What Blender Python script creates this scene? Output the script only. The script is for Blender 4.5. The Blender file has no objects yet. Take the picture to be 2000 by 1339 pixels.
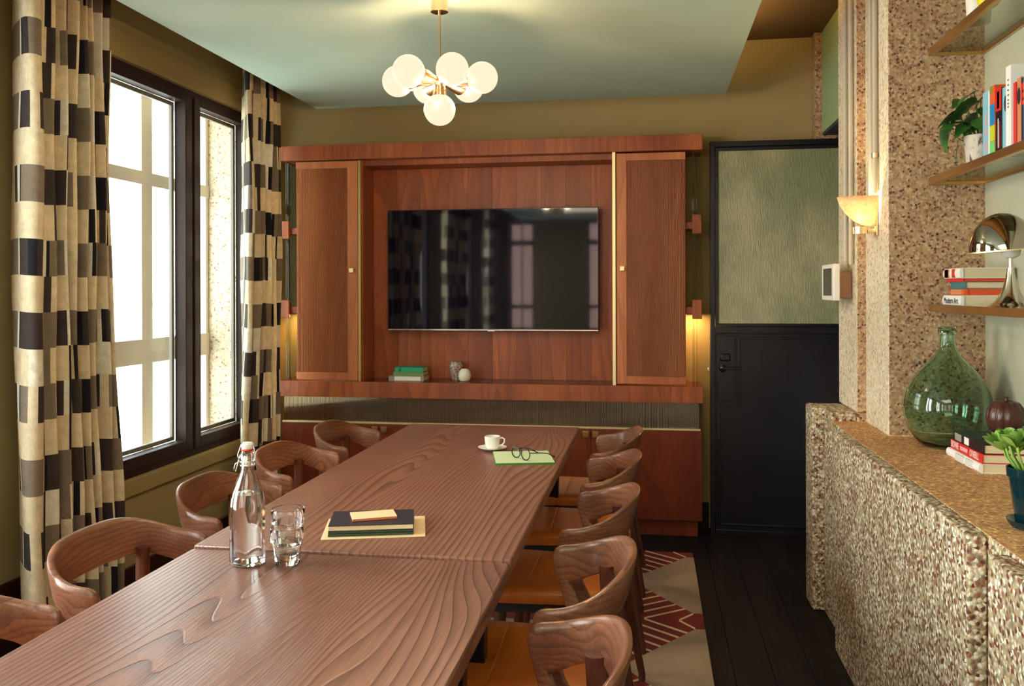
import bpy, math, random
from mathutils import Vector, Matrix
PI = math.pi
sc = bpy.context.scene
col = sc.collection
random.seed(7)

# ------------------------------------------------------------------ camera
f_px, yaw, roll, vshift = 1700.0, 0.157782, -0.0027358, 103.25
cyw, syw = math.cos(yaw), math.sin(yaw)
F = Vector((-syw, cyw, 0)); R = Vector((cyw, syw, 0)); U = Vector((0, 0, 1))
R2 = R * math.cos(roll) + U * math.sin(roll)
U2 = -R * math.sin(roll) + U * math.cos(roll)
cd = bpy.data.cameras.new('camera')
cd.sensor_fit = 'HORIZONTAL'; cd.sensor_width = 36.0
cd.lens = f_px / 2000 * 36
cd.shift_y = -vshift / 2000
cd.clip_start = 0.02; cd.clip_end = 200
cam = bpy.data.objects.new('camera', cd); col.objects.link(cam)
cam.matrix_world = Matrix(((R2.x, U2.x, -F.x, 0), (R2.y, U2.y, -F.y, 0), (R2.z, U2.z, -F.z, 1.40), (0, 0, 0, 1)))
sc.camera = cam

# ------------------------------------------------------------------ colour management, world, sun
sc.view_settings.view_transform = 'Standard'
sc.view_settings.look = 'None'
sc.view_settings.gamma = 1.0
sc.view_settings.use_curve_mapping = False
sc.view_settings.exposure = 0.9
try:
    sc.cycles.use_denoising = True
    sc.cycles.max_bounces = 12
    sc.cycles.diffuse_bounces = 6
    sc.cycles.glossy_bounces = 6
    sc.cycles.transmission_bounces = 10
    sc.cycles.transparent_max_bounces = 24
    sc.cycles.caustics_reflective = False
    sc.cycles.caustics_refractive = False
    sc.cycles.sample_clamp_indirect = 6.0
    sc.cycles.blur_glossy = 0.5
except Exception:
    pass
world = bpy.data.worlds.new('sky'); sc.world = world
world.use_nodes = True
wbg = world.node_tree.nodes['Background']
wbg.inputs[0].default_value = (0.80, 0.93, 1.0, 1)
wbg.inputs[1].default_value = 5.0


def light(name, kind, loc, energy, color, rot=(0, 0, 0), size=None, size_y=None, radius=None, portal=False):
    ld = bpy.data.lights.new(name, kind)
    ld.energy = energy; ld.color = color
    if kind == 'AREA':
        ld.shape = 'RECTANGLE'; ld.size = size; ld.size_y = size_y or size
        if portal:
            ld.cycles.is_portal = True
    if kind == 'POINT' and radius:
        ld.shadow_soft_size = radius
    o = bpy.data.objects.new(name, ld); col.objects.link(o)
    o.location = loc; o.rotation_euler = rot
    return o


sun = light('sun', 'SUN', (4, 0, 9), 3.2, (1.0, 0.93, 0.82), (0, math.radians(42), math.radians(36)))
sun.data.angle = math.radians(1.0)
# window openings (along0, along1, z0, z1)
LEFT_WINDOWS = [(3.43, 4.955, 0.53, 2.455), (1.05, 2.45, 0.53, 2.455), (-1.35, 0.05, 0.53, 2.455), (-3.3, -2.2, 0.53, 2.455)]
# added lamps boosting daylight at the nearer windows, and an added ceiling fill
for a, b, e in ((1.05, 2.45, 70), (-1.35, 0.05, 70), (-3.3, -2.2, 35)):
    light('window_daylight_boost', 'AREA', (-2.45, (a + b) / 2, 1.5), e, (0.95, 0.98, 1.0), (0, -PI / 2, 0), 1.85, b - a - 0.1)
light('ceiling_fill', 'AREA', (-0.4, -0.9, 2.47), 32, (1.0, 0.86, 0.68), (0, 0, 0), 1.6, 1.6)  # added fill lamp behind the camera, no fixture there
# hidden LED strip on the raised panel's right edge and under the cabinet's side brackets
light('cove_strip', 'AREA', (0.385, 2.4, 2.56), 17, (1.0, 0.62, 0.22), (PI, 0, 0), 0.03, 4.9)
for x in (-2.165, 0.24):
    light('cabinet_strip', 'AREA', (x, 5.12, 1.256), 1.3, (1.0, 0.56, 0.22), (0, 0, 0), 0.07, 0.16)
# ------------------------------------------------------------------ helpers


def s2l(r, g, b):
    f = lambda c: (c / 255 / 12.92) if c / 255 <= 0.04045 else ((c / 255 + 0.055) / 1.055) ** 2.4
    return (f(r), f(g), f(b), 1.0)


class MB:
    """collects faces of one mesh"""
    def __init__(s):
        s.v = []; s.f = []; s.m = []; s.cc = []

    def add(s, vs, fs, mi=0):
        o = len(s.v); s.v += [tuple(v) for v in vs]
        for f in fs:
            s.f.append(tuple(i + o for i in f)); s.m.append(mi)
        return s

    def box(s, x0, x1, y0, y1, z0, z1, mi=0):
        return s.add([(x0, y0, z0), (x1, y0, z0), (x1, y1, z0), (x0, y1, z0), (x0, y0, z1), (x1, y0, z1), (x1, y1, z1), (x0, y1, z1)],
                     [(0, 3, 2, 1), (4, 5, 6, 7), (0, 1, 5, 4), (1, 2, 6, 5), (2, 3, 7, 6), (3, 0, 4, 7)], mi)

    def prism(s, poly, z0, z1, mi=0):
        n = len(poly)
        vs = [(x, y, z0) for x, y in poly] + [(x, y, z1) for x, y in poly]
        fs = [tuple(range(n - 1, -1, -1)), tuple(range(n, 2 * n))] + [(i, (i + 1) % n, n + (i + 1) % n, n + i) for i in range(n)]
        return s.add(vs, fs, mi)

    def lathe(s, prof, n=32, c=(0, 0, 0), mi=0, ribs=None):
        vs = []; k = len(prof)
        for i in range(n):
            a = 2 * PI * i / n
            w = ribs(a) if ribs else 1.0
            for r, z in prof:
                vs.append((c[0] + r * w * math.cos(a), c[1] + r * w * math.sin(a), c[2] + z))
        fs = []
        for i in range(n):
            j = (i + 1) % n
            for q in range(k - 1):
                fs.append((i * k + q, j * k + q, j * k + q + 1, i * k + q + 1))
        if prof[0][0] > 1e-4: fs.append(tuple(i * k for i in range(n - 1, -1, -1)))
        if prof[-1][0] > 1e-4: fs.append(tuple(i * k + k - 1 for i in range(n)))
        return s.add(vs, fs, mi)

    def lathe_open(s, prof, n=32, c=(0, 0, 0), mi=0):
        """closed profile loop (for walls with thickness)"""
        vs = []; k = len(prof)
        for i in range(n):
            a = 2 * PI * i / n
            for r, z in prof:
                vs.append((c[0] + r * math.cos(a), c[1] + r * math.sin(a), c[2] + z))
        fs = []
        for i in range(n):
            j = (i + 1) % n
            for q in range(k):
                p = (q + 1) % k
                fs.append((i * k + q, j * k + q, j * k + p, i * k + p))
        return s.add(vs, fs, mi)

    def tube(s, pts, r, n=8, mi=0, closed=False, flat=1.0):
        pts = [Vector(p) for p in pts]; m = len(pts)
        rr = r if isinstance(r, (list, tuple)) else [r] * m
        up = Vector((0, 0, 1)); vs = []
        for i, p in enumerate(pts):
            if closed: t = pts[(i + 1) % m] - pts[i - 1]
            else: t = pts[min(i + 1, m - 1)] - pts[max(i - 1, 0)]
            t.normalize()
            if abs(t.dot(up)) > 0.95 and i == 0: up = Vector((1, 0, 0))
            a = t.cross(up)
            if a.length < 1e-4: a = t.orthogonal()
            a.normalize(); b = a.cross(t).normalized(); up = b
            for q in range(n):
                w = 2 * PI * q / n
                vs.append(p + a * math.cos(w) * rr[i] + b * math.sin(w) * rr[i] * flat)
        fs = []
        for i in range(m if closed else m - 1):
            j = (i + 1) % m
            for q in range(n):
                p = (q + 1) % n
                fs.append((i * n + q, j * n + q, j * n + p, i * n + p))
        if not closed:
            fs.append(tuple(range(n - 1, -1, -1))); fs.append(tuple((m - 1) * n + q for q in range(n)))
        return s.add(vs, fs, mi)

    def sphere(s, c, r, n=24, k=14, mi=0, sx=1, sy=1, sz=1):
        prof = [(max(0.0, r * math.sin(PI * i / k)), -r * math.cos(PI * i / k)) for i in range(k + 1)]
        prof[0] = (1e-5, -r); prof[-1] = (1e-5, r)
        vs0 = len(s.v); s.lathe(prof, n, (0, 0, 0), mi)
        for i in range(vs0, len(s.v)):
            x, y, z = s.v[i]; s.v[i] = (c[0] + x * sx, c[1] + y * sy, c[2] + z * sz)
        return s

    def xform(s, M):
        s.v = [tuple(M @ Vector(v)) for v in s.v]; return s

    def mesh(s, name, mats, smooth=None, bevel=False):
        me = bpy.data.meshes.new(name)
        me.from_pydata(s.v, [], s.f)
        for m in (mats if isinstance(mats, (list, tuple)) else [mats]): me.materials.append(m)
        me.polygons.foreach_set('material_index', s.m)
        if smooth is not None:
            me.polygons.foreach_set('use_smooth', [True] * len(s.f))
            me.update()
            if smooth < 180: me.set_sharp_from_angle(angle=math.radians(smooth))
        me.update()
        return me


def obj(name, mb, mats, parent=None, loc=(0, 0, 0), smooth=None, bevel=0, rot=None, **props):
    me = mb if isinstance(mb, bpy.types.Mesh) else mb.mesh(name, mats, smooth)
    o = bpy.data.objects.new(name, me); col.objects.link(o)
    if parent: o.parent = parent
    o.location = loc
    if rot: o.rotation_euler = rot
    if bevel:
        b = o.modifiers.new('bevel', 'BEVEL'); b.width = bevel; b.segments = 2; b.limit_method = 'ANGLE'; b.angle_limit = math.radians(40)
        me.polygons.foreach_set('use_smooth', [True] * len(me.polygons))
        me.set_sharp_from_angle(angle=math.radians(60)) if smooth is None else None
        b.harden_normals = False
    for k, v in props.items(): o[k] = v
    return o


def struct(name, mb, mats, **kw):
    o = obj(name, mb, mats, **kw); o['kind'] = 'structure'; return o


def thing(name, label, cat, loc=(0, 0, 0), rz=0.0, group=None):
    o = bpy.data.objects.new(name, None); col.objects.link(o)
    o.empty_display_size = 0.05
    o.location = loc; o.rotation_euler = (0, 0, rz); o['label'] = label; o['category'] = cat
    if group: o['group'] = group
    return o


def tag(o, label, cat, group=None):
    o['label'] = label; o['category'] = cat
    if group: o['group'] = group
    return o


def dup(root, loc, rz, label, group=None):
    r = root.copy(); col.objects.link(r); r.location = loc; r.rotation_euler = (0, 0, rz); r['label'] = label
    if group: r['group'] = group
    for ch in list(root.children):
        c = ch.copy(); col.objects.link(c); c.parent = r
        for g in ch.children:
            d = g.copy(); col.objects.link(d); d.parent = c
    return r


def text_mesh(txt, size, mat, extrude=0.0002):
    cu = bpy.data.curves.new('lettering', 'FONT'); cu.body = txt; cu.size = size; cu.extrude = extrude
    cu.align_x = 'CENTER'; cu.align_y = 'CENTER'
    t = bpy.data.objects.new('tmp_text', cu); col.objects.link(t)
    bpy.context.view_layer.update()
    me = bpy.data.meshes.new_from_object(t.evaluated_get(bpy.context.evaluated_depsgraph_get()))
    bpy.data.objects.remove(t); bpy.data.curves.remove(cu)
    me.materials.clear(); me.materials.append(mat)
    return me


# ------------------------------------------------------------------ materials
MATS = {}


def pmat(name, color=(0.5, 0.5, 0.5, 1), rough=0.5, metal=0.0, **kw):
    if name in MATS: return MATS[name]
    m = bpy.data.materials.new(name); m.use_nodes = True
    b = m.node_tree.nodes['Principled BSDF']
    b.inputs['Base Color'].default_value = color
    b.inputs['Roughness'].default_value = rough
    b.inputs['Metallic'].default_value = metal
    for k, v in kw.items():
        b.inputs[k.replace('_', ' ')].default_value = v
    MATS[name] = m
    return m


class NT:
    def __init__(s, m):
        s.t = m.node_tree; s.b = s.t.nodes.get('Principled BSDF')

    def n(s, typ, **kw):
        x = s.t.nodes.new(typ)
        for k, v in kw.items():
            if k.startswith('i_'):
                x.inputs[k[2:].replace('_', ' ')].default_value = v
            else: setattr(x, k, v)
        return x

    def l(s, a, b): s.t.links.new(a, b)

    def ramp(s, fac, stops, interp='LINEAR'):
        r = s.n('ShaderNodeValToRGB'); r.color_ramp.interpolation = interp
        e = r.color_ramp.elements
        while len(e) > 1: e.remove(e[-1])
        e[0].position = stops[0][0]; e[0].color = stops[0][1]
        for p, c in stops[1:]:
            q = e.new(p); q.color = c
        s.l(fac, r.inputs[0]); return r

    def coords(s, scale=(1, 1, 1), rand=0.0, kind='Object', rot=(0, 0, 0)):
        tc = s.n('ShaderNodeTexCoord'); mp = s.n('ShaderNodeMapping')
        mp.inputs['Scale'].default_value = scale
        mp.inputs['Rotation'].default_value = rot
        if rand:
            oi = s.n('ShaderNodeObjectInfo')
            vm = s.n('ShaderNodeVectorMath', operation='SCALE'); vm.inputs['Scale'].default_value = rand
            cx = s.n('ShaderNodeCombineXYZ')
            s.l(oi.outputs['Random'], cx.inputs[0]); s.l(oi.outputs['Random'], cx.inputs[1]); s.l(oi.outputs['Random'], cx.inputs[2])
            s.l(cx.outputs[0], vm.inputs[0])
            ad = s.n('ShaderNodeVectorMath', operation='ADD')
            s.l(tc.outputs[kind], ad.inputs[0]); s.l(vm.outputs[0], ad.inputs[1])
            s.l(ad.outputs[0], mp.inputs[0])
        else: s.l(tc.outputs[kind], mp.inputs[0])
        return mp.outputs[0]

    def noise(s, vec, scale, detail=3, rough=0.5, dist=0.0):
        x = s.n('ShaderNodeTexNoise'); x.inputs['Scale'].default_value = scale; x.inputs['Detail'].default_value = detail
        x.inputs['Roughness'].default_value = rough; x.inputs['Distortion'].default_value = dist
        s.l(vec, x.inputs['Vector']); return x

    def math(s, op, a, b=None, c=None):
        x = s.n('ShaderNodeMath', operation=op)
        for i, v in enumerate((a, b, c)):
            if v is None: continue
            if isinstance(v, (int, float)): x.inputs[i].default_value = v
            else: s.l(v, x.inputs[i])
        return x.outputs[0]

    def mix(s, fac, a, b, mode='MIX'):
        x = s.n('ShaderNodeMix', data_type='RGBA', blend_type=mode)
        for i, v in ((0, fac), (6, a), (7, b)):
            if isinstance(v, (int, float)): x.inputs[i].default_value = v
            elif isinstance(v, tuple): x.inputs[i].default_value = v
            else: s.l(v, x.inputs[i])
        return x.outputs[2]

    def bump(s, h, strength, dist=0.01):
        x = s.n('ShaderNodeBump'); x.inputs['Strength'].default_value = strength; x.inputs['Distance'].default_value = dist
        s.l(h, x.inputs['Height']); s.l(x.outputs[0], s.b.inputs['Normal']); return x


def wood(name, dark, mid, light_, axis='y', rings=16.0, low=2.2, stretch=7.0, line=0.6, rough=0.38, fib=1.0, bump=0.15, rand=11.0, kind='Object', coat=0.0, lin=None):
    """plain-sawn wood: contour lines of a stretched noise give cathedral grain"""
    if name in MATS: return MATS[name]
    m = pmat(name, mid, rough); t = NT(m)
    st = [1.0, 1.0, 1.0]; st['xyz'.index(axis)] = 1.0 / stretch
    v = t.coords(tuple(st), rand, kind)
    n1 = t.noise(v, low, 1.5, 0.45, 0.35)
    k = t.math('MULTIPLY', n1.outputs['Fac'], rings)
    if lin:
        sx = t.n('ShaderNodeSeparateXYZ'); t.l(t.coords((1, 1, 1), 0, kind), sx.inputs[0])
        k = t.math('ADD', k, t.math('MULTIPLY', sx.outputs['xyz'.index(lin[0])], lin[1]))
    fr = t.math('FRACT', k)
    edge = t.ramp(fr, [(0.0, (1, 1, 1, 1)), (0.10, (0.75, 0.75, 0.75, 1)), (0.55, (0.12, 0.12, 0.12, 1)), (0.93, (0.0, 0.0, 0.0, 1)), (1.0, (1, 1, 1, 1))])
    fs = [60.0, 60.0, 60.0]; fs['xyz'.index(axis)] = 2.0
    v2 = t.coords(tuple(fs), rand, kind)
    n2 = t.noise(v2, 4.0 * fib, 3, 0.6)
    n3 = t.noise(v, low * 1.3, 2, 0.5)
    base = t.ramp(n3.outputs['Fac'], [(0.33, mid), (0.67, light_)])
    c1 = t.mix(t.math('MULTIPLY', edge.outputs[0], line), base.outputs[0], dark)
    fibc = t.ramp(n2.outputs['Fac'], [(0.35, (0.72, 0.68, 0.66, 1)), (0.62, (1.06, 1.06, 1.06, 1))])
    c2 = t.mix(0.75, c1, fibc.outputs[0], 'MULTIPLY')
    oi = t.n('ShaderNodeObjectInfo')
    tone = t.ramp(oi.outputs['Random'], [(0, (0.86, 0.84, 0.82, 1)), (1, (1.1, 1.08, 1.05, 1))])
    c3 = t.mix(0.8, c2, tone.outputs[0], 'MULTIPLY')
    t.l(c3, t.b.inputs['Base Color'])
    h = t.math('SUBTRACT', t.math('MULTIPLY', n2.outputs['Fac'], 0.6), t.math('MULTIPLY', edge.outputs[0], 0.7))
    t.bump(h, bump, 0.003)
    rr = t.math('ADD', t.math('MULTIPLY', n2.outputs['Fac'], 0.15), rough - 0.07)
    t.l(rr, t.b.inputs['Roughness'])
    if coat: t.b.inputs['Coat Weight'].default_value = coat; t.b.inputs['Coat Roughness'].default_value = 0.25
    return m


def stone(name, scale, stops, rough=0.75, bump=0.4, dist=0.004, grout=None, fine=True, stretch=(1, 1, 1)):
    m = pmat(name, (0.5, 0.45, 0.4, 1), rough); t = NT(m)
    v = t.coords(stretch)
    warp = t.noise(v, scale * 0.6, 2)
    ad = t.n('ShaderNodeVectorMath', operation='MULTIPLY_ADD')
    ad.inputs[1].default_value = (0.012, 0.012, 0.012)
    t.l(warp.outputs['Color'], ad.inputs[0]); t.l(v, ad.inputs[2])
    vo = t.n('ShaderNodeTexVoronoi'); vo.inputs['Scale'].default_value = scale; vo.inputs['Randomness'].default_value = 1.0
    t.l(ad.outputs[0], vo.inputs['Vector'])
    sep = t.n('ShaderNodeSeparateColor'); t.l(vo.outputs['Color'], sep.inputs[0])
    chips = t.ramp(sep.outputs[0], stops, 'CONSTANT')
    var = t.ramp(sep.outputs[1], [(0, (0.8, 0.78, 0.76, 1)), (1, (1.12, 1.1, 1.08, 1))])
    c = t.mix(1.0, chips.outputs[0], var.outputs[0], 'MULTIPLY')
    dd = t.ramp(vo.outputs['Distance'], [(0.35, (0, 0, 0, 1)), (0.75, (1, 1, 1, 1))])
    if grout: c = t.mix(t.math('MULTIPLY', dd.outputs[0], 0.8), c, grout)
    big = t.noise(v, 2.5, 3)
    bc = t.ramp(big.outputs['Fac'], [(0.3, (0.88, 0.86, 0.84, 1)), (0.7, (1.08, 1.08, 1.08, 1))])
    c = t.mix(1.0, c, bc.outputs[0], 'MULTIPLY')
    t.l(c, t.b.inputs['Base Color'])
    h = t.math('ADD', t.math('SUBTRACT', 1.0, vo.outputs['Distance']), t.math('MULTIPLY', sep.outputs[2], 0.5))
    t.bump(h, bump, dist)
    return m


def plaster(name, color, bump=0.05, scale=60, rough=0.85, var=0.06):
    m = pmat(name, color, rough); t = NT(m)
    v = t.coords()
    a = t.noise(v, scale, 4, 0.6); b = t.noise(v, 1.3, 3)
    cr = t.ramp(b.outputs['Fac'], [(0.3, tuple(c * (1 - var) for c in color[:3]) + (1,)), (0.7, tuple(min(1, c * (1 + var)) for c in color[:3]) + (1,))])
    t.l(cr.outputs[0], t.b.inputs['Base Color'])
    t.bump(a.outputs['Fac'], bump, 0.004)
    return m


def thin_glass(name, tint=(0.96, 0.99, 0.98, 1), refl=0.10, rough=0.02):
    m = bpy.data.materials.new(name); m.use_nodes = True; nt = m.node_tree
    nt.nodes.clear()
    o = nt.nodes.new('ShaderNodeOutputMaterial'); tr = nt.nodes.new('ShaderNodeBsdfTransparent'); gl = nt.nodes.new('ShaderNodeBsdfGlossy')
    mx = nt.nodes.new('ShaderNodeMixShader'); lw = nt.nodes.new('ShaderNodeLayerWeight'); lw.inputs[0].default_value = 0.5
    pw_ = nt.nodes.new('ShaderNodeMath'); pw_.operation = 'POWER'; pw_.inputs[1].default_value = 4.5
    nt.links.new(lw.outputs['Facing'], pw_.inputs[0])
    fr = nt.nodes.new('ShaderNodeMath'); fr.operation = 'MULTIPLY_ADD'; fr.inputs[1].default_value = 0.6; fr.inputs[2].default_value = 0.03
    nt.links.new(pw_.outputs[0], fr.inputs[0])
    tr.inputs[0].default_value = tint; gl.inputs['Roughness'].default_value = rough
    ma = nt.nodes.new('ShaderNodeMath'); ma.operation = 'MULTIPLY'; ma.inputs[1].default_value = refl * 10
    nt.links.new(fr.outputs[0], ma.inputs[0]); nt.links.new(ma.outputs[0], mx.inputs[0])
    nt.links.new(tr.outputs[0], mx.inputs[1]); nt.links.new(gl.outputs[0], mx.inputs[2]); nt.links.new(mx.outputs[0], o.inputs[0])
    MATS[name] = m
    return m


def emit(name, color, strength):
    m = pmat(name, color, 0.4)
    b = m.node_tree.nodes['Principled BSDF']
    b.inputs['Emission Color'].default_value = color; b.inputs['Emission Strength'].default_value = strength
    return m


M_table = wood('table_ash', s2l(68, 38, 32), s2l(126, 82, 67), s2l(152, 104, 85), 'y', rings=36, low=2.4, stretch=6.5, line=0.68, rough=0.34, bump=0.35, rand=0, lin=('x', 62))
M_cab = wood('cabinet_veneer', s2l(84, 34, 15), s2l(146, 70, 33), s2l(182, 98, 52), 'z', rings=14, low=3.0, stretch=9, line=0.42, rough=0.42, bump=0.08)
M_door = wood('door_oak', s2l(120, 58, 30), s2l(184, 104, 60), s2l(212, 132, 84), 'z', rings=12, low=3.0, stretch=9, line=0.30, rough=0.42, bump=0.08)
M_base = wood('dark_base_veneer', s2l(60, 18, 10), s2l(112, 42, 20), s2l(138, 58, 28), 'z', rings=12, low=3.0, stretch=9, line=0.30, rough=0.36, bump=0.06)  # cabinet base veneer, darker and redder than the wood above
M_walnut = wood('walnut', s2l(52, 26, 20), s2l(116, 68, 46), s2l(158, 104, 74), 'x', rings=10, low=5.0, stretch=3.0, line=0.5, rough=0.36, bump=0.015, coat=0.3, fib=0.5, lin=('z', 55))
M_leg = wood('dark_walnut', s2l(40, 18, 12), s2l(84, 42, 28), s2l(110, 60, 42), 'z', rings=10, low=9, stretch=7, line=0.4, rough=0.4, bump=0.05)
M_floor = wood('dark_stained_oak', (0.004, 0.003, 0.004, 1), (0.011, 0.008, 0.012, 1), (0.02, 0.015, 0.02, 1), 'y', rings=14, low=6, stretch=8, line=0.5, rough=0.6, bump=0.2, rand=9)
M_floor.node_tree.nodes['Principled BSDF'].inputs['Specular IOR Level'].default_value = 0.2
M_olive = plaster('olive_paint', s2l(176, 158, 108))
M_olive_d = plaster('olive_gloss_paint', s2l(170, 150, 98), 0.02, rough=0.5)
M_ceil = plaster('pale_green_ceiling_paint', s2l(176, 194, 176), 0.02)
M_ceil2 = plaster('upper_ceiling_paint', s2l(92, 72, 50), 0.02)
M_green = plaster('sage_paint', s2l(160, 180, 130), 0.02)
M_white_tex = plaster('textured_wallcovering', s2l(184, 182, 156), 1.0, 110)
M_brownbase = pmat('dark_brown_skirting', s2l(58, 30, 22), 0.5)
M_black = pmat('blackened_steel', s2l(12, 11, 22), 0.36, 0.0, Specular_IOR_Level=0.55)
t_ = NT(M_black); _n = t_.noise(t_.coords(), 9, 5); _r = t_.ramp(_n.outputs['Fac'], [(0.35, s2l(10, 9, 20)), (0.7, s2l(24, 22, 34))]); t_.l(_r.outputs[0], t_.b.inputs['Base Color'])
M_winframe = pmat('dark_brown_window_paint', s2l(50, 32, 34), 0.5, Specular_IOR_Level=0.3)
M_winedge = pmat('grey_glazing_bead', s2l(140, 132, 124), 0.45)
M_brass = pmat('brass', (0.72, 0.50, 0.20, 1), 0.28, 1.0)
M_brass_sh = pmat('aged_brass', (0.66, 0.42, 0.17, 1), 0.3, 1.0)
M_brass_b = pmat('bright_brass', (0.95, 0.80, 0.45, 1), 0.45, 1.0)
M_chrome = pmat('warm_chrome', (0.74, 0.66, 0.56, 1), 0.12, 1.0)
M_copper = pmat('warm_nickel', (0.75, 0.52, 0.34, 1), 0.18, 1.0)
M_conduit = pmat('conduit_paint', s2l(190, 180, 160), 0.45)
M_glass = pmat('clear_glass', (1, 1, 1, 1), 0.0, 0.0, Transmission_Weight=1.0, IOR=1.45)
M_water = pmat('water', (1, 1, 1, 1), 0.0, 0.0, Transmission_Weight=1.0, IOR=1.33)
M_greenglass = pmat('green_glass', s2l(206, 238, 216), 0.02, 0.0, Transmission_Weight=1.0, IOR=1.42)
M_pane = thin_glass('window_pane')
M_shelfglass = thin_glass('shelf_glass', (0.80, 0.84, 0.78, 1), 0.12)
M_tv = pmat('screen_glass', (0.003, 0.003, 0.012, 1), 0.04, 0.0, IOR=1.5)
M_tvframe = pmat('dark_bezel', (0.05, 0.05, 0.055, 1), 0.25, 0.8)
M_leather = pmat('tan_leather', s2l(196, 100, 24), 0.38, Coat_Weight=0.25, Coat_Roughness=0.3)
t_ = NT(M_leather); _v = t_.coords(); _n = t_.noise(_v, 6, 3); _r = t_.ramp(_n.outputs['Fac'], [(0.3, s2l(184, 90, 18)), (0.7, s2l(210, 116, 30))]); t_.l(_r.outputs[0], t_.b.inputs['Base Color'])
_n2 = t_.noise(_v, 260, 2); t_.bump(_n2.outputs['Fac'], 0.15, 0.002)
M_seatframe = pmat('black_seat_base', (0.012, 0.009, 0.012, 1), 0.5)
M_white = pmat('white_glaze', s2l(240, 236, 226), 0.18)
M_matwhite = pmat('matt_white', s2l(236, 230, 216), 0.5)
M_plastic = pmat('white_plastic', s2l(238, 232, 222), 0.35)
M_screen = pmat('dark_touchscreen', (0.004, 0.006, 0.012, 1), 0.12)
M_rubber = pmat('red_rubber', s2l(214, 44, 24), 0.4)
M_steel = pmat('steel_wire', (0.75, 0.72, 0.68, 1), 0.2, 1.0)
M_darksteel = pmat('dark_table_leg', (0.012, 0.010, 0.014, 1), 0.35, 0.6)
M_blackp = pmat('black_acetate', (0.012, 0.010, 0.016, 1), 0.15)
M_facade = plaster('white_facade_brick', s2l(250, 240, 216), 0.1, 20)
t_ = NT(M_facade)
_b = t_.n('ShaderNodeTexBrick'); _b.inputs['Scale'].default_value = 1.0; _b.inputs['Brick Width'].default_value = 1.3; _b.inputs['Row Height'].default_value = 0.55; _b.inputs['Mortar Size'].default_value = 0.012
_b.inputs['Color1'].default_value = s2l(250, 244, 226); _b.inputs['Color2'].default_value = s2l(246, 238, 216); _b.inputs['Mortar'].default_value = s2l(190, 180, 160)
_cv = t_.n('ShaderNodeTexCoord'); _sp = t_.n('ShaderNodeSeparateXYZ'); _cb = t_.n('ShaderNodeCombineXYZ')
t_.l(_cv.outputs['Object'], _sp.inputs[0]); t_.l(_sp.outputs[1], _cb.inputs[0]); t_.l(_sp.outputs[2], _cb.inputs[1]); t_.l(_cb.outputs[0], _b.inputs['Vector']); t_.l(_b.outputs['Color'], t_.b.inputs['Base Color'])
M_redbrick = plaster('red_facade_brick', s2l(150, 84, 70), 0.1, 20)
t_ = NT(M_redbrick)
_b = t_.n('ShaderNodeTexBrick'); _b.inputs['Scale'].default_value = 3.0; _b.inputs['Color1'].default_value = s2l(214, 150, 138); _b.inputs['Color2'].default_value = s2l(196, 130, 118); _b.inputs['Mortar'].default_value = s2l(230, 210, 200)
_cv = t_.n('ShaderNodeTexCoord'); _sp = t_.n('ShaderNodeSeparateXYZ'); _cb = t_.n('ShaderNodeCombineXYZ')
t_.l(_cv.outputs['Object'], _sp.inputs[0]); t_.l(_sp.outputs[0], _cb.inputs[0]); t_.l(_sp.outputs[2], _cb.inputs[1]); t_.l(_cb.outputs[0], _b.inputs['Vector']); t_.l(_b.outputs['Color'], t_.b.inputs['Base Color'])

TAN = [(0, s2l(108, 56, 44)), (0.09, s2l(148, 94, 70)), (0.20, s2l(176, 138, 102)), (0.45, s2l(194, 162, 122)), (0.70, s2l(214, 188, 150)), (0.92, s2l(136, 116, 92)), (0.985, s2l(46, 42, 38))]
M_terrazzo = stone('terrazzo_pillar', 108, TAN, 0.6, 0.25, 0.003, s2l(186, 154, 116))
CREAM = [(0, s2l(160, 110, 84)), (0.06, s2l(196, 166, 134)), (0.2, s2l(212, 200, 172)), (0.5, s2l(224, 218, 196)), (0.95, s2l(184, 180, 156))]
M_terrazzo_lit = stone('terrazzo_daylit', 88, CREAM, 0.6, 0.2, 0.003, s2l(224, 208, 178))  # pillar stone again, paler: window light painted into the colour
ROUGH = [(0, s2l(104, 48, 38)), (0.17, s2l(146, 92, 66)), (0.27, s2l(124, 116, 84)), (0.40, s2l(196, 178, 142)), (0.62, s2l(226, 216, 188)), (0.84, s2l(244, 240, 224))]
M_agg = stone('exposed_aggregate', 100, ROUGH, 0.8, 0.6, 0.005, s2l(156, 134, 102))
TOPC = [(0, s2l(170, 100, 62)), (0.15, s2l(206, 146, 90)), (0.4, s2l(228, 176, 112)), (0.7, s2l(242, 204, 146)), (0.9, s2l(196, 154, 104))]
M_aggtop = stone('aggregate_ledge_top', 115, TOPC, 0.7, 0.4, 0.003, s2l(184, 138, 92))

# ------------------------------------------------------------------ room shell
LX, BX, RX = -2.38, 5.24, 1.225
ZC = 2.855
fl = struct('floor', MB().box(-2.7, 1.6, -3.9, 5.5, -0.08, -0.012), pmat('subfloor', (0.004, 0.004, 0.005, 1), 0.8))
plank = {}
pw = 0.142
for i in range(26):
    off = (i * 0.73) % 1.9
    x0 = -2.40 + i * pw
    y = -3.6 - off
    while y < 5.24:
        a, b = max(y, -3.6), min(y + 1.9, 5.24)
        if b - a > 0.02:
            key = round(b - a, 3)
            if key not in plank:
                plank[key] = MB().box(0.0012, pw - 0.0012, 0.001, b - a - 0.001, -0.012, 0).mesh('plank', M_floor)
            obj('plank', plank[key], None, fl, (x0, a, random.uniform(-0.0004, 0)))
        y += 1.9

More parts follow.
